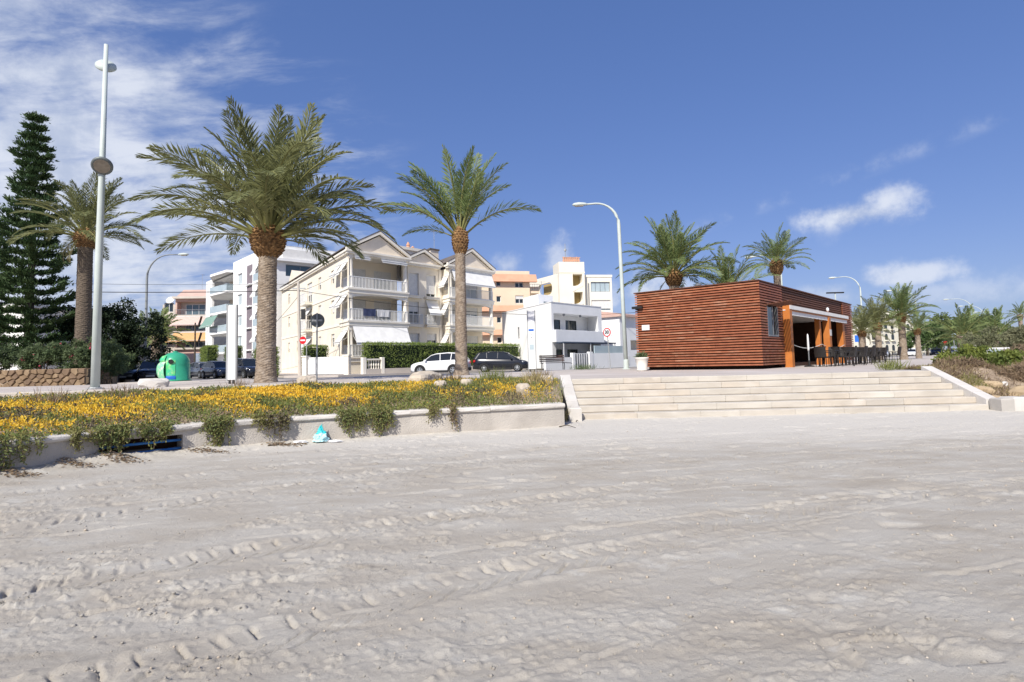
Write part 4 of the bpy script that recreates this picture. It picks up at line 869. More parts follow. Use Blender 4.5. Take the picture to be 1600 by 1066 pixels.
# plants hanging over the wall
def trailing(label,x0,x1,drop,n,mat,seed):
    r_=np.random.default_rng(seed); C=[]; xm=(x0+x1)/2; base=(xm,float(np.interp(xm,wx,wy)),.5); t=thing('trailing_plant',label,'trailing plant',base,'plants hanging over the wall'); g=MB()
    ang=math.atan2(np.interp(xm+.2,wx,wy)-np.interp(xm-.2,wx,wy),.4); ox,oy=math.sin(ang),-math.cos(ang); tx,ty=math.cos(ang),math.sin(ang); wdt=(x1-x0)/max(.3,tx)
    B0=(xm,base[1]); P0=lambda a,o,z:(B0[0]+tx*a+ox*o,B0[1]+ty*a+oy*o,z)
    g.tube([P0(-wdt/2,-.12,.575),P0(0,-.1,.58),P0(wdt/2,-.12,.575)],.008,4)
    for k in range(int(n*1.5)):
        a=r_.uniform(-.6,.6)*wdt; L_=max(.08,drop*r_.uniform(.25,1.15)*(1-.5*abs(a)/(wdt/2))); sw_=r_.normal()*.05; o_=.07+.05*r_.random()
        pts=[P0(a,-.14,.575),P0(a,.0,.60),P0(a+sw_*.3,o_,.55),P0(a+sw_*.7,o_+.01,.55-L_*.5),P0(a+sw_,o_-.02,max(.05,.55-L_))]; g.tube(pts,.005,4)
        m=int(26+95*L_); q=r_.random(m)*4; i_=np.minimum(q.astype(int),3); fr=(q-i_)[:,None]; PA=np.array(pts); c=PA[i_]*(1-fr)+PA[i_+1]*fr; C.append(c+r_.normal(size=(m,3))*np.array([.026,.026,.02]))
    part('stems',g,M['dry_twig'],t); C=np.concatenate(C); C[:,2]=np.maximum(C[:,2],.05)
    V,F_=leafquads(C-np.array(base),.055*r_.uniform(.6,1.35,len(C)),.026,r_,-.2); mi=(r_.random(len(C))<.4).astype(int)
    link('leaves',npmesh('leaves',V,F_,[M[mat],M['cover_olive']],mi),t)
for i,a in enumerate((('trailing green plant at the left edge of the wall',-8.1,-7.55,.45,20,'trail_green'),('thin trailing plant left of the dark drain opening',-7.4,-7.22,.36,9,'cover_olive'),('thick trailing plant at the left end of the dark drain opening',-7.15,-6.85,.5,24,'trail_green'),('trailing plant over the right part of the dark drain opening',-6.72,-6.4,.36,22,'trail_green'),
    ('bushy trailing plant casting a shadow right of the drain opening',-5.92,-5.58,.58,26,'trail_green'),('small yellow green trailing sprig left of the dead grey one',-5.2,-5.08,.26,7,'cover_olive'),('dead grey trailing plant left of the turquoise bag',-5.0,-4.72,.42,15,'cover_grey'),('left one of the twin trailing plants on the middle of the wall',-3.72,-3.25,.50,26,'trail_green'),
    ('right one of the twin trailing plants on the middle of the wall',-3.15,-2.75,.52,26,'trail_green'),('short leaning trailing sprig right of the twin plants',-1.9,-1.75,.34,7,'cover_olive'),('dry rusty trailing sprig rightmost on the wall',-1.45,-1.33,.44,6,'dry_twig'))):
    trailing(*a,300+i)
foliage(pp,'leaves',ellcloud(260,(6.0,26.9,1.68),(.28,.28,.12),rg,.2),.2,.05,M['bush_leaf'],rg)
# ================================================================ boulders
def boulder(name,label,c,r,mat,seed,group):
    bm=bmesh.new(); bmesh.ops.create_icosphere(bm,subdivisions=3,radius=1); r_=np.random.default_rng(seed); off=r_.uniform(0,50,3)
    from mathutils import noise as mn
    for v in bm.verts:
        d=1+.32*mn.noise(v.co*1.3+Vector(off))+.12*mn.noise(v.co*3.5+Vector(off)); q=v.co*d
        for a in range(3): q[a]=max(-.86,min(.90,q[a]))
        v.co=Vector((q.x*r[0],q.y*r[1],q.z*r[2]))
    me=bpy.data.meshes.new(name); bm.to_mesh(me); bm.free(); me.materials.append(M[mat])
    o=link(name,me,None,c,(0,0,r_.uniform(0,3))); return tag(o,label,'boulder',group)
for i,(x,y,dz,r,m,l) in enumerate(((-2.6,16.2,.12,(.44,.36,.30),'rock','largest pale boulder lying in the middle of the flowerbed'),(-1.75,17.3,.12,(.5,.3,.2),'rock_tan','long tan boulder behind the yellow blooms right of the largest one'),(-1.9,15.1,.06,(.2,.18,.2),'rock','small rounded boulder below the largest pale one'),(-1.25,15.4,.08,(.2,.2,.2),'rock','small pale boulder left of the pointed one'),
      (.25,14.75,.10,(.2,.18,.24),'rock','pointed pale boulder near the coping'),(.95,17.0,.08,(.26,.22,.22),'rock','pale boulder beside the left step wall'),(.55,16.5,.06,(.3,.22,.16),'rock_tan','flat tan boulder in the dry grass'))):
    boulder('boulder',l,(x,y,bz_at(x,y)+dz),r,m,500+i,'boulders in the flowerbed')
for i,(x,y,z,r,m,l) in enumerate(((-2.9,19.0,1.12,(.62,.4,.26),'rock','large pale boulder on the kerb in front of the white car'),(-12.2,19.6,1.10,(.5,.34,.24),'cheek_stone','whitish boulder on the kerb below the green container'),(-6.9,19.3,1.10,(.35,.25,.2),'rock','pale boulder on the kerb below the round sign back'))):
    boulder('boulder',l,(x,y,z),r,m,520+i,'boulders on the kerb')
for i,(x,y,z,r,m,l) in enumerate(((13.3,17.25,.55,(.24,.2,.14),'rock','grey rock between the tan rocks beside the right step wall'),(13.2,15.95,.2,(.26,.2,.16),'rock_tan','tan rock low down beside the right step wall'),(13.9,16.9,.55,(.3,.22,.16),'rock_tan','tan rock set back in the dry brush'),(15.6,16.4,.42,(.5,.36,.25),'rock','grey boulder behind the big tan one at the right edge'),(13.35,16.6,.40,(.34,.28,.2),'rock_tan','tan rock halfway down beside the right step wall'),(13.75,17.8,.72,(.4,.25,.2),'rock','pale rock near the top of the right step wall'),(14.5,16.2,.34,(.62,.4,.26),'rock_tan','big yellow tan boulder at the right edge of the bank'),(13.98,15.35,.16,(.66,.36,.27),'rock','large grey white boulder right of the concrete blocks'),(15.0,15.7,.2,(.7,.4,.3),'rock','grey white boulder cut by the right edge'),(14.3,16.95,.56,(.16,.14,.12),'cheek_stone','small white stone above the tan boulder'),(14.6,19.6,1.05,(.4,.3,.24),'rock_tan','tan boulder behind the head of the right step wall'))):
    boulder('boulder',l,(x,y,z),r,m,530+i,'boulders on the right bank')
# ================================================================ cream apartment building with gables
BF=frame(MO,A2,S2)
mbd=thing('apartment_building','cream three storey apartment building with gables and stacked corner balconies','building',(MO[0],MO[1],.9))
FL=[2.3,5.3,8.0]; EAVE=10.85
PFf=lambda b0:(lambda a,z,d:BF(a,b0+d,z)); PLf=lambda a0:(lambda s,z,d:BF(a0+d,s,z))
def gable(root,a0,a1,b0,b1,z0,zt,over=.3,tilepart=True):
    am=(a0+a1)/2; g=MB(); g.add([BF(a0,b0,z0),BF(a1,b0,z0),BF(am,b0,zt)],[(0,1,2)]); part('pediment',g,M['pediment'],root)
    for (p,q) in (((a0-over,z0+.0),(am,zt+.16)),((a1+over,z0+.0),(am,zt+.16))):
        g=MB(); vs=[]
        for bb in (b0-.28,b0+.06):
            vs += [BF(p[0],bb,p[1]-.05),BF(q[0],bb,q[1]-.05),BF(q[0],bb,q[1]+.2),BF(p[0],bb,p[1]+.2)]
        g.add(vs,[(0,1,2,3),(7,6,5,4),(0,4,5,1),(1,5,6,2),(2,6,7,3),(3,7,4,0)]); part('raking_cornice',g,M['render_trim'],root)
        g=MB(); vs=[]
        for bb in (b0-.3,b1): vs += [BF(p[0],bb,p[1]+.21),BF(q[0],bb,q[1]+.21),BF(q[0],bb,q[1]+.29),BF(p[0],bb,p[1]+.29)]
        g.add(vs,[(0,1,2,3),(7,6,5,4),(0,4,5,1),(1,5,6,2),(2,6,7,3),(3,7,4,0)]); part('roof_slope',g,M['roof_tile'],root)
gable(mbd,0,6.1,0,28,EAVE+.3,12.75); gable(mbd,6.3,11.0,1.2,9,EAVE+.3,12.15,.1); gable(mbd,11.2,17.4,0,14,EAVE+.3,12.75)
def cornice(root,pts):
    g=MB()
    for (p,q) in zip(pts[:-1],pts[1:]):
        a0,a1=sorted((p[0],q[0])); b0,b1=sorted((p[1],q[1])); g.box(a0-.32,a1+.32,b0-.32,b1+.32,EAVE,EAVE+.16,BF); g.box(a0-.42,a1+.42,b0-.42,b1+.42,EAVE+.162,EAVE+.32,BF)
    part('cornice',g,M['render_trim'],root)
cornice(mbd,[(.1,.1),(6.0,.12)]); cornice(mbd,[(.1,.9),(.12,27.8)]); cornice(mbd,[(6.9,1.4),(10.4,1.42)]); cornice(mbd,[(11.3,.1),(17.3,.12)]); cornice(mbd,[(17.1,.9),(17.12,14)])
def arch_lintel(g,Pf,a0,a1,zt,zs,rise,d=.3):
    n=12
    for i in range(n):
        x0,x1=a0+(a1-a0)*i/n,a0+(a1-a0)*(i+1)/n; f=lambda x:zs+rise*(1-abs((x-(a0+a1)/2)/((a1-a0)/2))**2.6)
        g.hexa([Pf(x0,f(x0),0),Pf(x1,f(x1),0),Pf(x1,f(x1),d),Pf(x0,f(x0),d),Pf(x0,zt,0),Pf(x1,zt,0),Pf(x1,zt,d),Pf(x0,zt,d)])
def loggia(root,a0,a1,b0,dep,side_left,awn):
    """stack of three balconies"""
    L_=a1-a0
    for k,z in enumerate(FL):
        g=MB()
        zt=(FL+[EAVE+.02])[k+1]-(.40 if k<2 else 0)
        s=MB(); s.box(a0-.06,a1+.06,b0-.10,b0+dep,z-.40,z,BF); s.box(a0-.14,a1+.14,b0-.18,b0+dep,z-.10,z+.03,BF); part('balcony_slab',s,M['render_trim'],root)
        wall_face(g,PFf(b0+dep),a0+.02,a1-.02,z,zt,[(a0+.9,a0+2.6,z+.02,z+2.15),(a0+3.5,a1-.7,z+.02,z+2.15)],.15)
        window(root,PFf(b0+dep),a0+.9,a0+2.6,z+.02,z+2.15,.08,.07,shut=.75); window(root,PFf(b0+dep),a0+3.5,a1-.7,z+.02,z+2.15,.08,.07,pane='glass_blue',shut=.35)
        for ca in (a0+.22,a1-.22):
            cm=MB(); cm.lathe(BF(ca,b0+.2,z),[(.26,0),(.26,.12),(.2,.16),(.19,zt-z-.3),(.23,zt-z-.24),(.25,zt-z-.1),(.25,zt-z)],12); part('column',cm,M['render_trim'],root,smooth=True)
        al=MB(); arch_lintel(al,PFf(b0),a0,a1,zt,zt-.42,.32); part('arched_lintel',al,M['render_trim'],root)
        c=MB(); c.box(a0+.05,a1-.05,b0+.1,b0+dep,zt-.02,zt-.005,BF)
        part('balcony_ceiling',c,M['render_trim'],root)
        pr_=[BF(a0+.05,b0+dep-.9,0)[:2],BF(a0+.05,b0+.02,0)[:2],BF(a1-.05,b0+.02,0)[:2]] if side_left else [BF(a0+.05,b0+.02,0)[:2],BF(a1-.05,b0+.02,0)[:2]]
        railing(root,pr_,z,1.02,M['white_paint'],.14); part('loggia_wall',g,M['render_cream'],root)
loggia(mbd,0,6.1,0,2.6,True,None); loggia(mbd,11.2,17.4,0,2.4,True,None)
# walls
g=MB()
LW=[]
for z in FL:
    LW += [(.42,1.85,z+.02,z+2.05),(4.4,5.4,z+.95,z+2.15),(9.0,10.0,z+.95,z+2.15),(12.6,14.6,z+.05,z+2.15),(18.6,19.6,z+.95,z+2.15),(23.2,24.2,z+.95,z+2.15)]
wall_face(g,PLf(0),0,28,.9,EAVE,LW,.25)
mid=[]
for z in FL: mid += [(6.95,8.15,z+.05,z+2.2),(9.1,10.3,z+.05,z+2.2)]
wall_face(g,PFf(1.5),6.1,11.2,.9,EAVE,mid,.25)
wall_face(g,lambda s,z,d:BF(6.1-d,s,z),0,1.5,.9,EAVE,(),.2)
wall_face(g,lambda s,z,d:BF(11.2+d,s,z),0,1.5,.9,EAVE,[(.3,1.2,z+.8,z+2.1) for z in FL[1:]],.2)
wall_face(g,lambda s,z,d:BF(17.4-d,s,z),2.4,14,.9,EAVE,(),.2)
wall_face(g,PFf(28),0,17.4,.9,EAVE,(),.2)
g.box(-.0,6.1,.0,2.6,.9,FL[0]-.41,BF); g.box(11.2,17.4,0.,2.4,.9,FL[0]-.41,BF)
part('wall',g,M['render_cream'],mbd)
g=MB()
for z in (FL[1]-.3,FL[2]-.3): g.box(-.05,.0-.002,2.7,27.9,z,z+.18,BF); 
for a in (6.5,10.85): g.box(a-.14,a+.14,1.42,1.498,.95,EAVE,BF)
part('string_course',g,M['render_trim'],mbd)
for k,z in enumerate(FL):
    for i,(a,b) in enumerate(((6.95,8.15),(9.1,10.3))):
        window(mbd,PFf(1.5),a,b,z+.05,z+2.2,.18,.07,shut=[.55,.45,.97][k] if i==0 else [.3,.8,.86][k])
        s=MB(); s.box(a-.25,b+.25,.95,1.49,z-.22,z+.0,BF); s.box(a-.3,b+.3,.9,1.49,z-.06,z+.02,BF); part('sill_slab',s,M['render_trim'],mbd)
        if k<2: railing(mbd,[BF(a-.2,1.48,0)[:2],BF(a-.2,.98,0)[:2],BF(b+.2,.98,0)[:2],BF(b+.2,1.48,0)[:2]],z+.02,.95,M['white_paint'],.15)
    for (p,q,r,t) in LW[k*6+1:k*6+6]:
        window(mbd,PLf(0),p,q,r,t,.15,.06,shut=random.choice([.3,.6,.9]))
    s=MB(); s.box(-.85,-.01,12.3,14.9,z-.2,z,BF); part('side_balcony_slab',s,M['render_trim'],mbd)
    railing(mbd,[BF(-.02,12.35,0)[:2],BF(-.8,12.35,0)[:2],BF(-.8,14.85,0)[:2],BF(-.02,14.85,0)[:2]],z,.95,M['white_paint'],.16)
    awning(mbd,PLf(0),.35,1.95,z+2.2,z+1.25,.75,M['awning_white'])
    if k: awning(mbd,PLf(0),2.3,3.6,z+2.25,z+1.35,.7,M['awning_white'])
    if k<2: awning(mbd,PLf(0),12.5,14.7,z+2.25,z+1.2,.85,M['awning_white'])
    awning(mbd,lambda s,zz,d:BF(11.2+d,s,zz),.1,1.35,z+2.1,z+1.15,.6,M['awning_white'])
awning(mbd,PFf(0),.35,5.95,FL[1]-.42,FL[1]-1.85,1.0,M['awning_white'])
awning(mbd,PFf(0),11.5,17.2,EAVE-.05,EAVE-1.45,.8,M['awning_white'])
awning(mbd,PFf(1.5),9.0,10.45,FL[1]+2.35,FL[1]+1.1,.95,M['awning_white'])
awning(mbd,PFf(0),3.2,5.9,EAVE-.05,EAVE-.28,.35,M['awning_white']); awning(mbd,PFf(0),.5,2.0,EAVE-.05,EAVE-.25,.3,M['awning_white'])
# laundry over the first floor railing
for a,w_,m,nm in ((1.35,1.25,'cloth_navy','navy_towel'),(2.75,1.3,'cloth_white','white_towel')):
    g=MB()
    for i in range(8):
        x0,x1=a+w_*i/8,a+w_*(i+1)/8; dd=lambda x:.02*math.sin(x*11)
        g.hexa([BF(x0,-.05+dd(x0),FL[1]+.42),BF(x1,-.05+dd(x1),FL[1]+.44),BF(x1,-.03+dd(x1),FL[1]+.44),BF(x0,-.03+dd(x0),FL[1]+.42),BF(x0,-.05,FL[1]+1.05),BF(x1,-.05,FL[1]+1.05),BF(x1,-.03,FL[1]+1.05),BF(x0,-.03,FL[1]+1.05)])
    solo('hanging_'+nm.split('_')[1],g,M[m],('navy blue' if 'navy' in nm else 'white')+' towel hung over the middle balcony railing of the cream building','towel','towels on the railing')
# dormer gable on the side street front, chimneys, roof box, antennas
g=MB(); g.add([BF(-.05,20.2,EAVE+.3),BF(-.05,24.2,EAVE+.3),BF(-.05,22.2,EAVE+1.9),BF(3,20.2,EAVE+.3),BF(3,24.2,EAVE+.3),BF(3,22.2,EAVE+1.9)],[(0,1,2),(0,2,5,3),(1,4,5,2),(3,5,4)]); part('dormer',g,M['pediment'],mbd)
g=MB(); g.box(8.2,11.6,6.5,9,10.5,13.5,BF); g.box(8.0,11.8,6.3,9.2,13.5,13.8,BF); part('roof_box',g,M['render_trim'],mbd)
g=MB(); g.box(10.6,11.7,3.2,4.2,10.6,13.15,BF); part('chimney',g,M['pediment'],mbd); g=MB(); g.box(10.5,11.8,3.1,4.3,13.15,13.3,BF); part('chimney_cap',g,M['roof_tile'],mbd)
g=MB(); g.lathe(BF(9.6,7,13.8),[(.18,0),(.2,.3),(.12,.32),(.22,.36),(.06,.7)],8); g.lathe(BF(10.4,7.4,13.8),[(.14,0),(.14,.25),(.2,.28),(.05,.45)],8); part('chimney_pot',g,M['terracotta'],mbd)
def antenna(root,p,h):
    g=MB(); p=Vector(p); g.tube([p,p+Vector((0,0,h))],.025,5)
    for k in range(6): g.tube([p+Vector((-.35+.03*k,.0,h-.12-k*.0)),p+Vector((.45,.0,h-.12))],.012,4) if k==0 else g.tube([p+Vector((-.35+.14*k,-.28,h-.12)),p+Vector((-.35+.14*k,.28,h-.12))],.012,4)
    g.tube([p+Vector((0,-.4,h*.72)),p+Vector((0,.4,h*.72))],.012,4); part('antenna',g,M['galv'],root)
antenna(mbd,BF(4.6,3.5,12.2),2.4); antenna(mbd,BF(11.9,4.6,12.0),3.6)
# garden front: low wall, balustrade, gate
gw=thing('garden_wall','low cream garden wall with balusters under the long hedge','wall',MF(9,3.4,.8))
g=MB(); g.box(-.9,17.8,3.22,3.5,.7,1.32,MF); part('wall_base',g,M['beige_wall'],gw)
def balusters(a0,a1):
    g=MB(); n=int((a1-a0)/.22)
    for i in range(n): g.lathe(MF(a0+.11+i*.22,3.36,1.32),[(.06,0),(.06,.05),(.03,.1),(.075,.3),(.035,.5),(.06,.6),(.06,.66)],8)
    g.box(a0-.05,a1+.05,3.24,3.48,1.98,2.1,MF); part('balustrade',g,M['render_trim'],gw)
balusters(-.8,.6); balusters(7.0,7.9); balusters(16.4,17.4)
for a in (-.95,.75): 
    g=MB(); g.box(a-.14,a+.14,3.2,3.52,.8,2.2,MF); part('pier',g,M['render_trim'],gw)
gg=thing('garden_gate','plain white solid metal gate at the street corner','gate',(-14.2,44.9,.93))
GF=frame((-12.65,44.25),(-.97,.243))
g=MB(); g.box(.25,3.45,-.03,.03,.99,2.25,GF); part('gate_leaf',g,M['white_paint'],gg); g=MB()
for i in range(9): g.box(.3+i*.37,.315+i*.37,-.045,-.031,1.0,2.23,GF)
g.box(.22,3.48,-.05,.05,2.25,2.31,GF); part('gate_rib',g,M['render_white'],gg)
for a in (.05,3.66):
    g=MB(); g.box(a-.2,a+.2,-.2,.2,.9,2.35,GF); g.box(a-.25,a+.25,-.25,.25,2.35,2.45,GF); part('gate_pillar',g,M['render_trim'],gg)
# ================================================================ white modern house
HO=(3.6,52.2); HF0=frame(HO,(.655*.9,.756*.9),(-.40*.9,.917*.9)); HF=lambda a,b,z:HF0(a,b,z*.9+.09); wh=thing('white_house','flat roofed white modern house with recessed upper balcony','house',(HO[0],HO[1],.9))
hp=lambda b0:(lambda a,z,d:HF(a,b0+d,z)); hl=lambda s,z,d:HF(d,s,z)
g=MB(); wall_face(g,hl,0,13,.9,7.6,[(4.2,4.6,4.3,5.6),(8.0,8.4,4.3,5.6)],.3)
wall_face(g,hp(0),0,9.4,.9,7.6,[(.35,8.6,4.85,6.55),(.6,9.0,.95,3.5)],2.2)
wall_face(g,lambda s,z,d:HF(9.4-d,s,z),0,13,.9,7.6,(),.2); wall_face(g,hp(13),0,9.4,.9,7.6,(),.2)
g.box(-.05,9.45,-.05,13.05,7.6,7.68,HF); part('wall',g,M['render_white'],wh)
g=MB(); wall_face(g,hp(2.2),.3,8.7,4.8,6.6,[(1.1,3.2,4.9,6.1),(4.2,6.3,4.9,6.1)],.15); part('inner_wall',g,M['render_white'],wh); g=MB(); wall_face(g,hp(2.2),.5,9.1,.9,3.6,[(1.4,3.4,1.5,2.9),(4.4,6.4,1.5,2.9)],.15); part('inner_wall',g,M['render_white'],wh)
for a,b,z0,z1 in ((1.1,3.2,4.9,6.1),(4.2,6.3,4.9,6.1),(1.4,3.4,1.5,2.9),(4.4,6.4,1.5,2.9)): window(wh,hp(2.2),a,b,z0,z1,.04,.05,1,'dark_metal')
for s in (4.2,8.0): window(wh,hl,s,s+.4,4.3,5.6,.2,.04,0,'dark_metal')
g=MB(); g.box(.0,8.9,-.9,-.02,3.55,4.75,HF); part('balcony_parapet',g,M['render_white'],wh)
g=MB(); g.box(-.2,9.6,-2.6,-.95,3.38,3.5,HF); part('canopy_blade',g,M['blue_grey'],wh)
for a in (-.1,4.6,9.4):
    g=MB(); g.box(a-.05,a+.05,-2.55,-2.45,.9,3.38,HF); part('canopy_post',g,M['white_paint'],wh)
for a in (2.3,5.3):
    g=MB(); g.lathe(HF(a,.2,6.3),[(.05,0),(.12,.06),(.12,.2),(.06,.25)],8); part('wall_lamp',g,M['grey_metal'],wh)
g=MB(); g.box(2.2,5.0,6.,10.,7.6,9.3,HF); part('roof_box',g,M['render_white'],wh); g=MB(); g.box(3.2,4.2,5.95,5.99,8.0,8.5,HF); part('roof_box_window',g,M['glass_blue'],wh); antenna(wh,HF(3.6,7,9.3),1.6)
YW0=frame((5.3,48.8),(.655*.9,.756*.9),(-.756*.9,.655*.9)); YW=lambda a,b,z:YW0(a,b,z*.9+.07); yw_=thing('yard_wall','white front yard wall with slatted gate before the modern house','wall',(8,52,.85))
g=MB(); g.box(-4.6,-.4,0,.2,.85,2.0,YW); g.box(2.4,12.5,0,.2,.85,2.35,YW); part('wall_body',g,M['render_white'],yw_)
g=MB(); g.box(2.3,2.9,-.05,.25,.85,2.5,YW); g.box(-.5,-.1,-.05,.25,.85,2.4,YW); part('gate_pier',g,M['render_white'],yw_)
ga=part('gate_frame',(lambda g:(g.box(-.1,2.3,.08,.12,.95,1.0,YW),g.box(-.1,2.3,.08,.12,2.3,2.36,YW),g)[-1])(MB()),M['white_paint'],yw_)
for i in range(12):
    g=MB(); g.box(-.05+i*.195,.06+i*.195,.06,.10,1.0,2.3,YW); part('gate_slat',g,M['grey_metal' if i%2 else 'white_paint'],ga)
g=MB(); g.box(3.4,8.8,.05,.15,2.36,3.1,YW); part('screen_panel',g,M['glass_pale'],yw_)
g=MB(); g.box(9.5,10.1,-.03,0,1.1,2.0,YW); part('meter_door',g,M['shutter'],yw_)
# small white houses right of it
n1=thing('white_cottage','low white house with tiled eave partly hidden by the kiosk','house',(15,66,.9)); NF=frame((11.6,62),A2)
g=MB(); wall_face(g,lambda a,z,d:NF(a,d,z),0,14,.9,6.2,[(2.2,6.0,2.6,3.7),(4.4,5.2,4.5,5.3)],1.2); wall_face(g,lambda s,z,d:NF(d,s,z),0,8,.9,6.2,(),.2); part('wall',g,M['render_white'],n1)
g=MB(); g.box(2.2,6.0,1.1,1.16,2.6,3.7,NF); part('porch_back',g,M['beige_wall'],n1); g=MB(); g.box(4.4,5.2,.3,.34,4.5,5.3,NF); part('window',g,M['glass'],n1)
g=MB(); g.box(-.3,14.3,-.4,8,6.2,6.45,NF); part('roof_slab',g,M['pink_trim'],n1); g=MB(); g.add([NF(.2,0,6.45),NF(14,0,6.45),NF(14,4,7.2),NF(.2,4,7.2),NF(.2,7.5,6.45),NF(14,7.5,6.45)],[(0,1,2,3),(3,2,5,4),(0,3,4),(1,5,2)]); part('roof_slope',g,M['pink_trim'],n1)
# ================================================================ orange banded flats
of=thing('orange_flats','pale orange block of flats with terracotta bands behind the white house','building',(0,86,.9)); OF=frame((-5.5,84),(.965,.26))
op=lambda a,z,d:OF(a,d,z); ops=[]
for z in (4.5,7.5,10.6,13.0): ops += [(3.4,4.1,z-.1,z+.8),(6.3,7.6,z-.3,z+.9)]
g=MB(); wall_face(g,op,0,8.6,.9,15.2,ops,.25); wall_face(g,lambda s,z,d:OF(8.6-d,s,z),0,10,.9,14.2,(),.2); part('wall',g,M['orange_wall'],of)
for o_ in ops: window(of,op,*o_,.15,.08,1 if o_[1]-o_[0]>1 else 0,shut=.45 if o_[1]-o_[0]>1 else 0)
for z,zz,e in ((13.5,14.7,1.0),(9.1,10.0,.6),(5.6,6.4,.6)):
    g=MB(); vs=[OF(-.2,-.1,zz),OF(8.6+e,-.1,zz),OF(8.6+e,-.75,z),OF(-.2,-.75,z),OF(-.2,-.01,z-.02),OF(8.6+e,-.01,z-.02)]; g.add(vs,[(0,1,2,3),(3,2,5,4),(0,3,4),(1,5,2)]); part('tiled_band',g,M['terracotta'],of)
g=MB(); g.box(8.7,10.2,.3,3,11.9,12.9,OF); part('side_balcony',g,M['orange_wall'],of); railing(of,[OF(8.7,.2,0)[:2],OF(10.2,.2,0)[:2]],12.3,1.0,M['grey_metal'],.3)
# ================================================================ cream hotel with stair tower
ht=thing('hotel_block','cream hotel with stair tower, oval openings and rooftop sign','building',(10.5,96,.9)); TF=frame((8.0,95),(.985,.17))
tp=lambda a,z,d:TF(a,d,z)
sto=[(2.35,4.0,14.0,16.0),(2.5,4.0,11.0,13.0),(2.5,4.0,8.0,10.0)]
g=MB(); wall_face(g,tp,0,4.4,.9,18.0,sto,1.6); wall_face(g,lambda s,z,d:TF(d,s,z),0,4,.9,18.,(),.2); wall_face(g,lambda s,z,d:TF(4.4-d,s,z),0,4,.9,18.,(),.2); g.box(0,4.4,0,4,18.,18.05,TF); part('tower_wall',g,M['hotel_cream'],ht)
g=MB(); g.box(-.06,4.46,-.06,.0-.003,16.2,16.35,TF); part('tower_band',g,M['hotel_cream'],ht)
for (a0,a1,z0,z1) in sto:
    g=MB(); g.box(a0,a1,1.55,1.6,z0,z1,TF); part('stair_back',g,M['ochre_inside'],ht)
    g=MB(); g.add([TF(a0-.1,-.06,z0-1.0),TF(a1+.1,-.06,z0-.0),TF(a1+.1,-.06,z0+.85),TF((a0+a1)/2,-.06,z0+.1),TF(a0-.1,-.06,z0-.1),TF(a0-.1,.1,z0-1.0),TF(a1+.1,.1,z0-.0),TF(a1+.1,.1,z0+.85),TF((a0+a1)/2,.1,z0+.1),TF(a0-.1,.1,z0-.1)],[(0,1,2,3,4),(9,8,7,6,5),(2,7,8,3),(3,8,9,4),(0,5,6,1),(1,6,7,2),(4,9,5,0)]); part('stair_parapet',g,M['hotel_cream'],ht)
# left wing with rounded openings
LWg=frame((8.0,95.6),(-.47,.88)); lp=lambda s,z,d:LWg(s,d*-1,z)
def rounded(g,Pf,a0,a1,z0,z1,r,dep):
    n=6; pts=[]
    for cx_,cz_,st_ in ((a1-r,z1-r,0),(a0+r,z1-r,90),(a0+r,z0+r,180),(a1-r,z0+r,270)):
        for k in range(n+1):
            t=R(st_+90*k/n); pts.append((cx_+r*math.cos(t),cz_+r*math.sin(t)))
    m=len(pts); cor=[(a1,z1),(a0,z1),(a0,z0),(a1,z0)]
    for q in range(4):
        for k in range(n): g.add([Pf(*cor[q],0),Pf(*pts[q*(n+1)+k],0),Pf(*pts[q*(n+1)+k+1],0)],[(0,1,2)])
    for i in range(m):
        p,q=pts[i],pts[(i+1)%m]; g.add([Pf(*p,0),Pf(*q,0),Pf(*q,dep),Pf(*p,dep)],[(0,1,2,3)])
ov=[]
for z in (13.0,9.6,6.2,3.0): ov += [(2.2,7.0,z,z+2.1),(9.5,14.0,z,z+2.1)]
g=MB(); wall_face(g,lp,0,19,.9,16.2,ov,.0)
for o_ in ov: rounded(g,lp,*o_,.95,.5)
part('wing_wall',g,M['hotel_cream'],ht)
for o_ in ov: 
    g=MB(); pbox(g,lp,o_[0]-.1,o_[1]+.1,o_[2]-.1,o_[3]+.1,1.3,1.35); oo=part('opening_back',g,M['ochre_inside'],ht)
RW=frame((12.3,96.6),(.985,.17)); rp_=lambda a,z,d:RW(a,d,z); ro=[(1.2,4.6,z,z+1.7) for z in (13.1,10.0,7.2,4.2)]
g=MB(); wall_face(g,rp_,0,4.9,.9,15.6,ro,.4); wall_face(g,lambda s,z,d:RW(4.9-d,s,z),0,8,.9,15.6,(),.2); g.box(0,4.9,0,8,15.6,15.62,RW); g.box(-.1,5.,-.1,8,15.62,16.0,RW); part('right_wing_wall',g,M['hotel_cream'],ht)
for i,o_ in enumerate(ro): window(ht,rp_,*o_,.2,.07,3,'grey_metal','glass_pale' if i%2==0 else 'glass_blue',shut=.0 if i%2==0 else .85)
g=MB(); g.tube([TF(4.65,-.1,8),TF(4.7,-.1,15.5)],.11,6); part('drain_pipe',g,M['grey_metal'],ht)
sg=MB()
for i in range(8): sg.box(.9+i*.38,1.1+i*.38,.5,.6,18.05,18.05+(.75 if i%3 else .95),TF); 
for z in (18.3,18.85): sg.box(.8,3.9,.52,.58,z,z+.1,TF)
part('roof_sign',sg,M['terracotta'],ht); sg=MB(); sg.box(.9,3.8,.62,.66,18.2,18.9,TF); part('roof_sign_board',sg,M['pink_trim'],ht)
g=MB(); g.tube([TF(1.6,1.5,18),TF(1.6,1.5,21.4)],.06,5); g.lathe(TF(1.6,1.5,20.1),[(.05,0),(.22,.1),(.22,.4),(.05,.5)],8); part('mast',g,M['galv'],ht)
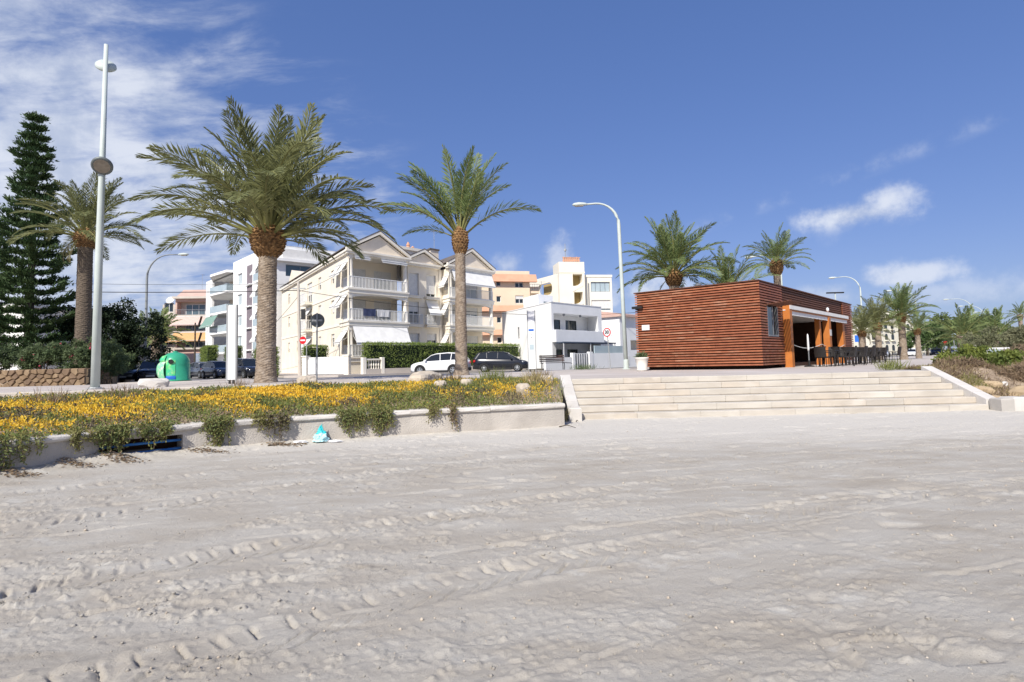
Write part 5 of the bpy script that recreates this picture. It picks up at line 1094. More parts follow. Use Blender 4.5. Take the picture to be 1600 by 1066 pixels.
# ================================================================ white apartment block up the side street
WO=(-29.5,71.); WV=(-.67,.743); WF=frame(WO,WV,(.743,.67)); wa=thing('white_flats','white five storey flats with angled balconies behind the large palm trunk','building',(WO[0],WO[1],.9))
wp=lambda s,z,d:WF(s,d,z); WFL=[4.05,7.0,9.95,12.9]; ops=[]
for z in WFL:
    ops += [(1.2,5.2,z+.0,z+2.1),(12.2,14.2,z+.55,z+2.1),(29.2,29.6,z+.3,z+1.9)]
bal=[(16.2,27.0,z+.0,z+2.65) for z in WFL]
g=MB(); wall_face(g,wp,0,16.2,.9,17.0,ops[0::3]+ops[1::3],.3); wall_face(g,wp,16.2,30.6,.9,15.9,[o_ for o_ in ops[2::3]]+bal,.3)
wall_face(g,lambda s,z,d:WF(30.6-d,s,z),0,12,.9,15.9,(),.2); g.box(16.2,30.6,0,12,15.85,15.9,WF); g.box(0,16.2,.02,14,16.9,16.98,WF); g.box(16.2,16.25,.0,12,15.9,17.0,WF); part('wall',g,M['render_white'],wa)
for o_ in ops[0::3]:
    g=MB(); arch_lintel(g,lambda a,z,d:wp(a,z,d+.02),o_[0],o_[1],o_[3]+.01,o_[3]-.75,.7,.25); part('arch',g,M['render_white'],wa); window(wa,wp,*o_,.27,.07,2,'grey_metal','glass_blue')
    g=MB(); s0,s1=o_[0]-.5,o_[1]+.2; g.box(s0,s1,-.7,.02,o_[2]-.3,o_[2]-.02,WF); part('balcony_slab',g,M['render_white'],wa); g=MB(); g.box(s0,s1,-.7,-.66,o_[2],o_[2]+.9,WF); part('balcony_glass',g,M['glass_pale'],wa)
    awning(wa,wp,5.4,6.6,o_[3]+.2,o_[3]-1.0,.7,M['awning_white'])
for o_ in ops[1::3]: window(wa,wp,*o_,.15,.07,2,'white_paint','glass_pale')
for o_ in ops[2::3]: window(wa,wp,*o_,.15,.04,0,'white_paint')
g=MB(); g.box(7.9,10.0,-.05,-.002,2.0,15.6,WF); part('purple_strip',g,M['purple_panel'],wa)
for z in WFL+[2.6]:
    g=MB(); g.hexa([WF(8.0,-.5,z-.4),WF(9.8,-.06,z-.4),WF(9.8,-.051,z+.9),WF(8.,-.06,z-.4)]+[WF(8.0,-.5,z-.3),WF(9.8,-.06,z-.3),WF(9.8,-.051,z+1.),WF(8.,-.06,z-.3)]) if False else g.box(7.85,10.05,-.35,-.052,z-.12,z+.05,WF); part('strip_ledge',g,M['render_white'],wa)
for k,z in enumerate(WFL):
    pl_=[(16.2,0),(16.2,-.9),(22.5,-1.5),(27.0,0)]
    g=MB(); g.prism([(16.2,2.6),(16.2,-.9),(22.5,-1.5),(27.0,0),(27.0,2.6)],z-.28,z,WF); part('balcony_slab',g,M['render_white'],wa)
    g=MB()
    for p,q in zip(pl_[:-1],pl_[1:]):
        g.hexa([WF(p[0],p[1],z+.02),WF(q[0],q[1],z+.02),WF(q[0],q[1]+.05,z+.02),WF(p[0],p[1]+.05,z+.02),WF(p[0],p[1],z+.98),WF(q[0],q[1],z+.98),WF(q[0],q[1]+.05,z+.98),WF(p[0],p[1]+.05,z+.98)])
    part('balcony_panel',g,M['glass_pale'],wa)
    g=MB(); pbox(g,wp,16.2,27.0,z,z+2.65,2.55,2.62); part('balcony_back',g,M['beige_wall'],wa)
    window(wa,lambda s,zz,d:wp(s,zz,d+2.35),17.2,20.2,z+.05,z+2.1,.1,.07,1,'grey_metal','glass_blue')
    if k in (1,): awning(wa,lambda s,zz,d:WF(s,-1.25+d,zz),19.0,25.5,z+2.55,z+1.0,.9,M['awning_green'])
g=MB(); g.prism([(16.2,2.6),(16.2,-.9),(22.5,-1.5),(27.0,0),(27.0,2.6)],15.55,15.9,WF); part('balcony_roof',g,M['render_white'],wa)
FFp=frame(WO,(.743,.67),(-.67,.743)); fp=lambda a,z,d:FFp(a,d,z); fo=[(1.5,13,z+.2,z+1.7) for z in WFL]
g=MB(); wall_face(g,fp,0,16,.9,16.98,fo,.3); g.box(-.6,16.4,-.6,.0-.002,14.9,15.25,FFp); part('front_wall',g,M['render_white'],wa)
for o_ in fo: window(wa,fp,*o_,.2,.08,5,'grey_metal','glass_blue')
g=MB(); g.box(1.0,15,-.3,-.05,15.3,16.5,FFp); part('penthouse_screen',g,M['shutter'],wa)
# ================================================================ flats with striped awnings
af=thing('awning_flats','small flats with rows of striped orange awnings at the end of the side street','building',(-59,105,.9)); AF=frame((-61.6,105),(.995,.10)); ap=lambda a,z,d:AF(a,d,z)
zs=[5.6,8.6,11.6]
g=MB(); wall_face(g,ap,0,8.5,.9,14.6,[(.3,8.3,z,z+2.5) for z in zs]+[(.3,8.3,1.5,4.6)],1.6)
wall_face(g,lambda s,z,d:AF(d,s,z),0,8,.9,14.6,(),.2); part('wall',g,M['pink_trim'],af)
g=MB(); wall_face(g,lambda a,z,d:AF(a,d+.0-.0,z),-2.2,0,.9,13.6,[(-1.9,-.4,z+.6,z+2.3) for z in zs],.3); wall_face(g,lambda s,z,d:AF(-2.2+d,s,z),0,8,.9,13.6,(),.2); part('side_bay',g,M['beige_wall'],af)
for z in zs: window(af,ap,-1.9,-.4,z+.6,z+2.3,.2,.08,1)
for k,z in enumerate(zs):
    g=MB(); g.box(-.1,8.6,-.5,.02,z-.3,z,AF); part('slab_edge',g,M['beige_wall'],af)
    g=MB(); g.box(.3,8.3,1.58,1.62,z,z+2.5,AF); b_=part('loggia_back',g,M['beige_wall'],af); window(af,lambda a,zz,d:AF(a,d+1.35,zz),1.2,5.8,z+.1,z+2.1,.1,.08,3,'white_paint','glass_blue')
    railing(af,[AF(0,-.42,0)[:2],AF(8.5,-.42,0)[:2]],z,1.0,M['grey_metal'],.25)
for z,m in ((10.9,'awning_pink'),(8.0,'awning_stripe')):
    for a0,a1 in ((.0,4.6),(5.0,8.3)): awning(af,lambda a,zz,d:AF(a,d-.45,zz),a0,a1,z+.35,z-1.1,.9,M[m])
    awning(af,ap,-2.1,-.2,z+.1,z-1.2,.8,M[m])
g=MB(); g.box(-.3,8.8,-.7,8,14.6,15.0,AF); part('roof_slab',g,M['beige_wall'],af); g=MB(); g.add([AF(.3,-.3,15.),AF(8.8,-.3,15.),AF(8.8,2.5,16.6),AF(.3,2.5,16.6),AF(.3,2.5,15.),AF(8.8,2.5,15.)],[(0,1,2,3),(0,3,4),(1,5,2),(3,2,5,4)]); part('roof_slope',g,M['pink_trim'],af)
g=MB(); g.lathe(AF(-1.0,.5,14.3),[(.05,-.15),(.6,.1),(.75,.35),(.7,.36),(.05,.0)],14,ax=Matrix.Rotation(R(60),3,'X')); part('satellite_dish',g,M['white_paint'],af); antenna(af,AF(3.4,3,16.4),3.2)
# grey house, white house behind the garden
gh=thing('grey_house','dark grey house glimpsed left of the shaggy palm','house',(-61,95,.9)); g=MB(); g.box(-66,-60.4,93,100,.9,8.3); part('wall',g,M['grey_wall'],gh); g=MB(); g.box(-63.4,-60.3,92.9,92.99,.9,6.4); part('blue_panel',g,M['blue_grey'],gh); g=MB(); g.box(-66.4,-60,92.5,100.4,8.3,8.6); part('roof_slab',g,M['beige_wall'],gh); g=MB(); g.box(-63,-61.5,92.85,92.89,4.1,5.4); part('window',g,M['glass_blue'],gh)
vh=thing('garden_villa','white villa wall half hidden behind the conifer and oleanders','house',(-42,44,1.2)); VF=frame((-47,45),(.98,-.17)); vp=lambda a,z,d:VF(a,d,z)
g=MB(); wall_face(g,vp,0,10.5,1.2,6.6,[(2,3.4,2,3.6),(6,7.2,2,3.6),(6.6,7.8,4.6,5.8)],.25); wall_face(g,lambda s,z,d:VF(10.5-d,s,z),0,8,1.2,6.6,(),.2); g.box(-.3,10.8,-.3,8,6.6,6.85,VF); part('wall',g,M['render_white'],vh)
for o_ in ((2,3.4,2,3.6),(6,7.2,2,3.6),(6.6,7.8,4.6,5.8)): window(vh,vp,*o_,.15,.07)
# ================================================================ arched apartments far right
fa=thing('arched_flats','cream holiday apartments with arched windows and curved gable beyond the palms','building',(112,170,.8))
def arched_block(o_,u,Lb,H,cols,rows,zs0,dz,w_=1.3,curved=False):
    f=frame(o_,u); g=MB()
    if curved:
        n=18; vs=[];
        for b in (0,9):
            for i in range(n+1):
                t=i/n; vs.append(f(Lb*t,b,H+3.6*math.sin(math.pi*t)**.7))
            vs += [f(Lb,b,.5),f(0,b,.5)]
        m=n+3; g.add(vs,[tuple(range(m)),tuple(reversed(range(m,2*m)))]+[(i,(i+1)%m,m+(i+1)%m,m+i) for i in range(m)])
    else: g.box(0,Lb,0,9,.5,H,f); g.box(-.2,Lb+.2,-.2,9.2,H,H+.35,f)
    part('block_wall',g,M['far_cream'],fa)
    for r_ in range(rows):
        for c in range(cols):
            a=Lb*(c+.5)/cols; z=zs0+dz*r_; g=MB(); pts=[(-w_/2,0),(w_/2,0),(w_/2,1.1)]+[(w_/2*math.cos(t),1.1+w_/2*math.sin(t)) for t in np.linspace(.2,math.pi-.2,6)]+[(-w_/2,1.1)]
            vs=[f(a+p,-.08,z+q) for p,q in pts]+[f(a+p,.05,z+q) for p,q in pts]; m=len(pts); g.add(vs,[tuple(range(m))]+[(i,(i+1)%m,m+(i+1)%m,m+i) for i in range(m)]); wv_=part('window',g,M['glass'],fa)
            s=MB(); s.box(a-w_*.75,a+w_*.75,-.55,-.0,z-.35,z-.02,f); part('sill',s,M['far_cream'],wv_)
U3=(.66,.75)
arched_block((98,158),(.87,.49),13,11.2,4,3,2.2,3.1)
arched_block((110.5,166),(.87,.49),9,10.6,2,3,2.2,3.0,1.5,True)
arched_block((120,171),(.80,.60),11,10.0,4,3,1.9,2.8)
arched_block((131,180),(.80,.60),9,9.4,3,3,1.9,2.6)
# ================================================================ rubble garden wall on the left
sw=thing('rubble_wall','brown rubble stone wall with shrubs above it at the street corner','wall',(-20.4,27.6,.8))
def stones(F_,L_,Lbuild,seed):
    r_=random.Random(seed); g=MB(); g.box(.06 if seed==1 else .45,L_,.05,.4,.6,1.72,F_); part('mortar_core',g,M['mortar'],sw); S=[]; nx=int(Lbuild/.42)
    for c in range(5):
        for i_ in range(nx): S.append((.42*(i_+.5+.5*(c%2)-.2)+r_.uniform(-.13,.13),.80+.205*c+r_.uniform(-.07,.07)))
    for (px,pz) in S:
        poly=[(max(0,px-.6),.74),(min(Lbuild,px+.6),.74),(min(Lbuild,px+.6),1.77),(max(0,px-.6),1.77)]
        for (qx,qz) in S:
            if (qx,qz)==(px,pz) or abs(qx-px)>1.2: continue
            nx_,nz_=(qx-px),(qz-pz)*1.5; mx,mz=(qx+px)/2,(qz+pz)/2; k=math.hypot(nx_,nz_); out=[]
            sd=lambda p:((p[0]-mx)*nx_+(p[1]-mz)*nz_)/k+.011
            for a,b in zip(poly,poly[1:]+poly[:1]):
                da,db=sd(a),sd(b)
                if da<=0: out.append(a)
                if da*db<0: t=da/(da-db); out.append((a[0]+(b[0]-a[0])*t,a[1]+(b[1]-a[1])*t))
            poly=out
            if len(poly)<3: break
        if len(poly)<3: continue
        n=len(poly); cx_=sum(p[0] for p in poly)/n; cz_=sum(p[1] for p in poly)/n; o_=r_.uniform(.0,.05); g=MB()
        vs=[F_(a,.06,b) for a,b in poly]+[F_(a,.0-o_*.4,b) for a,b in poly]+[F_(a+(cx_-a)*.2+r_.uniform(-.01,.01),-.05-o_,b+(cz_-b)*.25) for a,b in poly]
        g.add(vs,[(n*i_+q,n*i_+(q+1)%n,n*i_+n+(q+1)%n,n*i_+n+q) for i_ in range(2) for q in range(n)]+[tuple(range(2*n,3*n))]); part('stone',g,M[r_.choice(['rubble','rubble_b','rubble_c'])],sw)
stones(frame((-20.4,27.6),(-.995,.1),(.1,.995)),22,9.5,1)
stones(frame((-20.4,27.6),(-.48,.877),(-.877,-.48)),22,9,2)
# ================================================================ cars
def car(label,x,y,z,head,kind,paint,group=None,detail=True):
    Lc,Wc,Hc={'suv':(4.16,1.74,1.56),'mpv':(4.55,1.80,1.66),'hatch':(4.0,1.72,1.46),'van':(4.8,1.9,1.95)}[kind]
    hx,hy=head; n_=math.hypot(hx,hy); f=frame((x,y,z),(hx/n_,hy/n_)); t=thing('parked_car',label,'car',(x,y,z),group); kz=Hc/1.5; kw=Wc/1.8
    ST=[(.5,.36,.60,.60),(.488,.25,.70,.76),(.44,.21,.79,.85),(.36,.19,.87,.885),(.24,.19,.94,.90),(0,.18,.97,.905),(-.25,.18,1.0,.905),(-.40,.2,1.02,.89),(-.482,.25,.98,.82),(-.5,.36,.82,.70)]
    if kind=='mpv': ST=[(a,b,c*(1.03 if a<.3 else 1.0),d) for a,b,c,d in ST]
    def loft(rings):
        g=MB(); m=len(rings[0]); vs=[f(*p) for r_ in rings for p in r_]; fs=[(i*m+k,i*m+(k+1)%m,(i+1)*m+(k+1)%m,(i+1)*m+k) for i in range(len(rings)-1) for k in range(m)]
        fs += [tuple(range(m)),tuple(reversed(range((len(rings)-1)*m,len(rings)*m)))]; return g.add(vs,fs)
    rings=[]
    for a,zl,zt,hw in ST:
        zl*=kz;zt*=kz;hw*=kw; half=[(hw*.90,zl),(hw,zl+.10),(hw*1.0,zl+(zt-zl)*.55),(hw*.975,zt-.08),(hw*.88,zt),(hw*.45,zt+.025)]
        rings.append([(a*Lc,p,q) for p,q in half]+[(a*Lc,-p,q) for p,q in reversed(half)])
    part('body',loft(rings),M[paint],t,smooth=True)
    GH={'suv':[(.27,.93,.95),(.12,.95,1.34),(.03,.96,1.44),(-.18,.98,1.49),(-.38,1.0,1.43),(-.475,1.0,1.02)],'mpv':[(.33,.93,.95),(.14,.96,1.36),(.04,.97,1.46),(-.20,.99,1.5),(-.42,1.0,1.44),(-.49,1.0,1.02)],'hatch':[(.26,.93,.95),(.11,.95,1.34),(.02,.96,1.44),(-.16,.98,1.49),(-.36,1.0,1.40),(-.47,1.0,1.02)],'van':[(.40,.93,.95),(.28,.96,1.40),(.2,.97,1.47),(-.2,.99,1.5),(-.46,1.0,1.49),(-.495,1.0,1.02)]}[kind]
    rings=[]
    for a,zb,zt in GH:
        k=(zt-zb)/.5; wb=.80*kw; wt=(.80-.17*min(1,k))*kw; rings.append([(a*Lc,wb,zb*kz),(a*Lc,wt,zt*kz),(a*Lc,wt*.5,zt*kz+.02*k),(a*Lc,-wt*.5,zt*kz+.02*k),(a*Lc,-wt,zt*kz),(a*Lc,-wb,zb*kz)])
    part('windows',loft(rings),M['car_glass'],t)
    rf=GH[1:5]; rings=[]
    for i,(a,zb,zt) in enumerate(rf):
        k=(zt-zb)/.5; wt=(.80-.17*min(1,k))*kw+.025; zt=zt*kz+.012; rings.append([(a*Lc,wt,zt-.05),(a*Lc,wt-.01,zt+.005),(a*Lc,wt*.5,zt+.03),(a*Lc,-wt*.5,zt+.03),(a*Lc,-wt+.01,zt+.005),(a*Lc,-wt,zt-.05)])
    part('roof',loft(rings),M[paint],t,smooth=True)
    g=MB()
    def gp(a,top):
        xs=[q[0] for q in GH][::-1]; zb=np.interp(a,xs,[q[1] for q in GH][::-1]); zt=np.interp(a,xs,[q[2] for q in GH][::-1]); k=(zt-zb)/.5; w_=(.80-.17*min(1,k)*top)*kw+.012
        return w_,(zt if top else zb)*kz
    for s in (-1,1):
        for a0,a1,w_ in ((.26,.115,.05),(-.055,-.045,.045),(-.245,-.255,.05),(-.455,-.375,.09)):
            b=gp(a0 if abs(a0)<.4 else a0,0); u_=gp(a1,1); g.hexa([f(a0*Lc-w_/2,s*b[0],b[1]-.02),f(a0*Lc+w_/2,s*b[0],b[1]-.02),f(a0*Lc+w_/2,s*(b[0]-.03),b[1]-.02),f(a0*Lc-w_/2,s*(b[0]-.03),b[1]-.02),f(a1*Lc-w_/2,s*u_[0],u_[1]),f(a1*Lc+w_/2,s*u_[0],u_[1]),f(a1*Lc+w_/2,s*(u_[0]-.03),u_[1]),f(a1*Lc-w_/2,s*(u_[0]-.03),u_[1])])
    part('pillars',g,M[paint if paint!='car_white' else 'car_white'],t)
    wr=.325 if kind!='hatch' else .30
    for s in (-1,1):
        for a in (.305,-.295):
            fx=a*Lc; W_=.905*kw
            g=MB(); n=18; vs=[];
            for rr in (wr+.10,wr+.035):
                for i in range(n+1): th=R(-12+204*i/n); vs.append(f(fx+rr*math.cos(th),s*(W_+.018),wr+rr*math.sin(th)))
            g.add(vs,[(i,i+1,n+2+i,n+1+i) for i in range(n)]); 
            vs=[f(fx+(wr+.036)*math.cos(R(-12+204*i/n)),s*(W_+.012),wr+(wr+.036)*math.sin(R(-12+204*i/n))) for i in range(n+1)]; g.add(vs,[tuple(range(n+1))])
            part('wheel_arch',g,M['trim_black'],t)
            ax=Matrix.Rotation(R(90),3,'X'); Q=Matrix(((hx/n_,-hy/n_,0),(hy/n_,hx/n_,0),(0,0,1)))
            g=MB(); g.lathe(f(fx,s*(W_-.08),wr),[(wr*.64,-.11),(wr*.94,-.11),(wr,-.08),(wr,.08),(wr*.94,.115),(wr*.64,.115)],20,ax=Q@ax); wo_=part('wheel',g,M['tyre'],t,smooth=False)
            g=MB(); g.lathe(f(fx,s*(W_-.08),wr),[(.02,-.06),(wr*.64,-.06),(wr*.66,.0),(wr*.64,.06),(.02,.06)],20,ax=Q@ax); part('rim_well',g,M['trim_black'],wo_)
            g=MB()
            for k in range(5):
                th=2*math.pi*k/5+.3; c_,s_=math.cos(th),math.sin(th); yo=s*(W_+.04)
                pts=[(wr*.12,-.045),(wr*.64,-.035),(wr*.64,.035),(wr*.12,.045)]
                g.hexa([f(fx+c_*p-s_*q,yo-s*.03,wr+s_*p+c_*q) for p,q in pts]+[f(fx+c_*p-s_*q,yo,wr+s_*p+c_*q) for p,q in pts])
            g.lathe(f(fx,s*(W_+.025),wr),[(.05,-.02),(wr*.2,-.02),(wr*.2,.025),(.05,.03)],10,ax=Q@ax); n2=16
            for k in range(n2):
                t0,t1=2*math.pi*k/n2,2*math.pi*(k+1)/n2; yo=s*(W_+.04)
                g.add([f(fx+r_*math.cos(th),yo,wr+r_*math.sin(th)) for r_,th in ((wr*.60,t0),(wr*.60,t1),(wr*.68,t1),(wr*.68,t0))],[(0,1,2,3)])
            part('rim',g,M['rim'],wo_)
    g=MB(); w_=.915*kw
    for s in (-1,1): g.hexa([f(a*Lc,s*y_,zz) for a,y_,zz in ((-.2,w_-.04,.16*kz),(.2,w_-.04,.16*kz),(.2,w_+.012,.17*kz),(-.2,w_+.012,.17*kz),(-.2,w_-.04,.32*kz),(.2,w_-.04,.32*kz),(.2,w_+.008,.31*kz),(-.2,w_+.008,.31*kz))])
    g.hexa([f(.503*Lc,-.6*kw,.22*kz),f(.503*Lc,.6*kw,.22*kz),f(.40*Lc,.80*kw,.2*kz),f(.40*Lc,-.80*kw,.2*kz),f(.508*Lc,-.58*kw,.40*kz),f(.508*Lc,.58*kw,.40*kz),f(.42*Lc,.7*kw,.4*kz),f(.42*Lc,-.7*kw,.4*kz)])
    g.hexa([f(-.40*Lc,-.80*kw,.2*kz),f(-.40*Lc,.80*kw,.2*kz),f(-.508*Lc,.66*kw,.24*kz),f(-.508*Lc,-.66*kw,.24*kz),f(-.40*Lc,-.85*kw,.42*kz),f(-.40*Lc,.85*kw,.42*kz),f(-.512*Lc,.70*kw,.46*kz),f(-.512*Lc,-.70*kw,.46*kz)])
    part('lower_trim',g,M['trim_black'],t)
    for s in (-1,1):
        g=MB(); g.hexa([f(.495*Lc,s*.48*kw,.60*kz),f(.45*Lc,s*.80*kw,.63*kz),f(.40*Lc,s*.868*kw,.70*kz),f(.47*Lc,s*.5*kw,.6*kz),f(.488*Lc,s*.48*kw,.70*kz),f(.445*Lc,s*.79*kw,.75*kz),f(.385*Lc,s*.86*kw,.79*kz),f(.46*Lc,s*.5*kw,.7*kz)]); part('headlight',g,M['lamp_clear'],t)
        g=MB(); g.hexa([f(-.512*Lc,s*.50*kw,.74*kz),f(-.492*Lc,s*.80*kw,.74*kz),f(-.455*Lc,s*.875*kw,.80*kz),f(-.46*Lc,s*.5*kw,.74*kz),f(-.508*Lc,s*.52*kw,.90*kz),f(-.488*Lc,s*.80*kw,.92*kz),f(-.455*Lc,s*.87*kw,.92*kz),f(-.46*Lc,s*.5*kw,.9*kz)]); part('taillight',g,M['lamp_red'],t)
        g=MB(); g.cham(.20*Lc-.07,.20*Lc+.08,s*.99*kw-.09,s*.99*kw+.09,.93*kz,1.05*kz,.03,f); part('mirror',g,M[paint],t)
    g=MB(); g.box(.51*Lc-.01,.51*Lc+.008,-.26,.26,.36*kz,.46*kz,f); part('number_plate',g,M['plate'],t)
    return t
RZ=.795
car('white compact sport utility car parked left of the slim palm',-5.25,42.0,RZ,(-.95,.22),'suv','car_white')
car('black people carrier with alloy wheels parked right of the slim palm',-.95,48.0,RZ,(.97,-.10),'mpv','car_black')
car('grey blue car facing the beach beside the rubble wall',-28.0,41.8,RZ,(.45,-.89),'hatch','car_grey')
car('dark car left of the green bottle container facing the beach',-25.9,41.6,RZ,(.45,-.89),'suv','car_navy')
car('black car between the near white totem and the large palm trunk',-20.5,44.6,RZ,(.75,-.66),'suv','car_black')
car('dark blue car just left of the near white totem',-24.7,48.6,RZ,(.75,-.66),'hatch','car_navy')
car('dark car farther left in the angled row on the side street',-27.9,52.2,RZ,(.75,-.66),'hatch','car_grey')
car('small red car at the far end of the side street',-36.3,65,RZ,(-.535,.845),'hatch','car_red')
car('white car behind the terrace chairs at the far roadside',70.5,110,RZ,(.70,.71),'hatch','car_white')
car('white car between the tallest and the slender palm far right',75.0,108.5,RZ,(-.70,-.71),'suv','car_white')
car('dark van at the far roadside right of the slender palm',77,105,RZ,(-.55,-.83),'van','car_navy')
car('grey car in the far distance beyond the dark van',84,111,RZ,(-.55,-.83),'hatch','car_grey')
car('black car whose roof shows above the shrubs at the right edge',36.2,39.2,1.02,(-.6,-.8),'hatch','car_black')
# ================================================================ street lamps
def street_lamp(label,x,y,z,h,d,arm,mat='pole_white',r0=.10,group='curved street lamps',lean=(0,0)):
    t=thing('street_lamp',label,'street lamp',(x,y,z),group); P_=[]; hb=h-arm*.75; dx,dy=d
    P_=[(x,y,z),(x+lean[0]*.5,y,z+hb*.5),(x+lean[0],y,z+hb)]
    for k in range(1,9):
        th=R(90)*k/8; P_.append((x+lean[0]+dx*arm*.72*(1-math.cos(th)),y+dy*arm*.72*(1-math.cos(th)),z+hb+arm*.75*math.sin(th)))
    e=P_[-1]; P_.append((e[0]+dx*arm*.3,e[1]+dy*arm*.3,e[2]-.02)); g=MB(); n=len(P_); g.tube(P_,[r0*(1-.55*min(1,i/(n-1)*1.4)) for i in range(n)],10); part('pole',g,M[mat],t,smooth=True)
    g=MB(); g.lathe((x,y,z),[(r0*2,0),(r0*2,.03),(r0*1.3,.05),(r0*1.25,.5),(r0,.55)],10); part('base',g,M[mat],t)
    e=P_[-1]; ux,uy=dx,dy; f=frame((e[0],e[1],e[2]),(dx,dy)); g=MB(); rings=[]
    for a,w_,zu,zd in ((-.05,.05,.05,-.05),(.12,.11,.09,-.05),(.45,.16,.12,-.07),(.72,.13,.09,-.06),(.82,.05,.03,-.03)): rings.append([(a,w_,0),(a,w_*.7,zu),(a,-w_*.7,zu),(a,-w_,0),(a,-w_*.7,zd),(a,w_*.7,zd)])
    vs=[f(*p) for r_ in rings for p in r_]; g.add(vs,[(i*6+k,i*6+(k+1)%6,(i+1)*6+(k+1)%6,(i+1)*6+k) for i in range(4) for k in range(6)]+[tuple(range(6)),tuple(range(24,30))]); part('lamp_head',g,M['pole_white'],t,smooth=True)
    g=MB(); g.box(.2,.66,-.1,.1,-.10,-.062,f); part('lens',g,M['lens'],t)
LD=(-.83,.55)
street_lamp('white curved street lamp left of the kiosk, nearest of the row',6.4,32.7,1.02,9.6,(-1,.1),1.75,lean=(-.12,0),r0=.12)
street_lamp('white curved street lamp behind the kiosk roof beside the small palm',23.9,50.6,1.0,9.6,LD,2.1)
street_lamp('white curved street lamp just right of the kiosk end',40.2,66,1.0,9.6,LD,2.3)
street_lamp('white curved street lamp above the tallest promenade palm',57.0,81,.95,9.6,LD,2.6)
street_lamp('distant curved street lamp above the far palms, largest there',79.5,99,.95,9.8,LD,3.2)
street_lamp('distant curved street lamp second above the far palms',94.5,115,.95,9.8,LD,3.2)
street_lamp('distant curved street lamp farthest along the road',113,134,.95,9.8,LD,3.4)
street_lamp('grey curved street lamp on the side street left of the large palm',-30.6,48,.9,10.4,(1,0),2.6,'pole_grey',.11)
street_lamp('far curved lamp whose head shows right of the tall white lamp post',-61.5,86,.9,11,(1,0),3.2,'pole_grey',.12)
tl=thing('tall_lamp_post','very tall white lamp post with two disc shaped lights at the left','lamp post',(-13.74,19,1.02))
g=MB(); g.tube([(-13.74,19,1.0),(-13.73,19,5),(-13.70,19,8.4),(-13.67,19,12.75)],[.135,.115,.095,.065],14); part('pole',g,M['pole_white'],tl,smooth=True); g=MB(); g.lathe((-13.74,19,1.02),[(.26,0),(.26,.03),(.18,.04),(.172,.06)],14); part('base',g,M['galv'],tl)
def disc(z,d,tilt):
    c=Vector((-13.70,19,z))+Vector(d); ax=Matrix.Rotation(tilt[1],3,'Z')@Matrix.Rotation(tilt[0],3,'X'); g=MB(); g.lathe(c,[(.10,.14),(.24,.11),(.31,.04),(.315,-.02),(.28,-.05),(.24,-.05)],22,ax=ax); o_=part('disc_light',g,M['pole_white' if d[1]>0 else 'sign_grey'],tl,smooth=True); g=MB(); g.lathe(c,[(.02,-.058),(.235,-.055),(.24,-.045),(.02,-.04)],20,ax=ax); part('lens',g,M['lens'],o_); g=MB(); g.tube([(-13.70,19,z),tuple(c)],.06,8); part('bracket',g,M['pole_white'],tl)
disc(8.43,(.15,-.21,0),(R(-50),R(28))); disc(12.1,(-.12,.22,0),(R(55),R(30)))
# ================================================================ signs, totems, poles
def mkframe(p,yaw): return yawframe(p[0],p[1],p[2],yaw)
def text(body,size,mat,parent,pos,yaw,name='lettering'):
    cu=bpy.data.curves.new(name,'FONT'); cu.body=body; cu.size=size; cu.align_x='CENTER'; cu.align_y='CENTER'; cu.extrude=.004; cu.offset=.012; cu.resolution_u=3
    tmp=bpy.data.objects.new('tmp',cu); COL.objects.link(tmp); dg=bpy.context.evaluated_depsgraph_get(); me=bpy.data.meshes.new_from_object(tmp.evaluated_get(dg)); bpy.data.objects.remove(tmp); me.materials.clear(); me.materials.append(M[mat])
    o_=link(name,me,parent,Vector(pos)-WL[parent.name],(R(90),0,R(yaw))); return o_
def discplate(g,c,r,y0,y1,yaw,seg=24):
    f=mkframe(c,yaw); vs=[f(r*math.cos(2*math.pi*k/seg),y,r*math.sin(2*math.pi*k/seg)) for y in (y0,y1) for k in range(seg)]; g.add(vs,[tuple(range(seg)),tuple(reversed(range(seg,2*seg)))]+[(k,(k+1)%seg,seg+(k+1)%seg,seg+k) for k in range(seg)])
s1=thing('sign_back','round grey traffic sign seen from behind on a thin post','traffic sign',(-8.63,25.4,1.02)); g=MB(); g.tube([(-8.63,25.4,1.0),(-8.62,25.4,3.95)],.035,8); part('post',g,M['pole_grey'],s1); g=MB(); discplate(g,(-8.62,25.45,3.62),.31,.0,.02,4); part('sign_disc',g,M['sign_grey'],s1); g=MB(); g.box(-8.85,-8.4,25.42,25.445,3.58,3.66); part('bracket',g,M['galv'],s1)
s2=thing('no_entry_sign','red round no entry sign with white bar by the utility pole','traffic sign',(-16.0,44,.8)); g=MB(); g.tube([(-15.75,44.05,.8),(-15.75,44.05,3.3)],.035,8); part('post',g,M['galv'],s2); g=MB(); discplate(g,(-16.02,44,3.62),.30,-.01,.01,-18); part('sign_disc',g,M['sign_red'],s2); f=mkframe((-16.02,44,3.62),-18); g=MB(); g.box(-.21,.21,-.018,-.0105,-.055,.055,f); part('white_bar',g,M['sign_white'],s2); g=MB(); g.tube([(-16.02,44.02,3.3),(-15.75,44.05,3.3)],.025,6); part('bracket',g,M['galv'],s2)
s3=thing('speed_limit_sign','round red rimmed speed limit sign on a thin post left of the street lamp','traffic sign',(6.05,36.3,1.02)); g=MB(); g.tube([(6.12,36.3,1.0),(5.98,36.3,3.3)],.03,8); part('post',g,M['galv'],s3); g=MB(); discplate(g,(5.96,36.26,3.3),.29,.0,.015,-45); sd=part('rim_disc',g,M['sign_red'],s3); f=mkframe((5.96,36.26,3.3),-45); g=MB(); discplate(g,(5.96,36.26,3.3),.22,-.005,-.001,-45); part('white_face',g,M['sign_white'],s3); text('30',.31,'sign_black',s3,f(0,-.01,0),-45,'speed_figures')
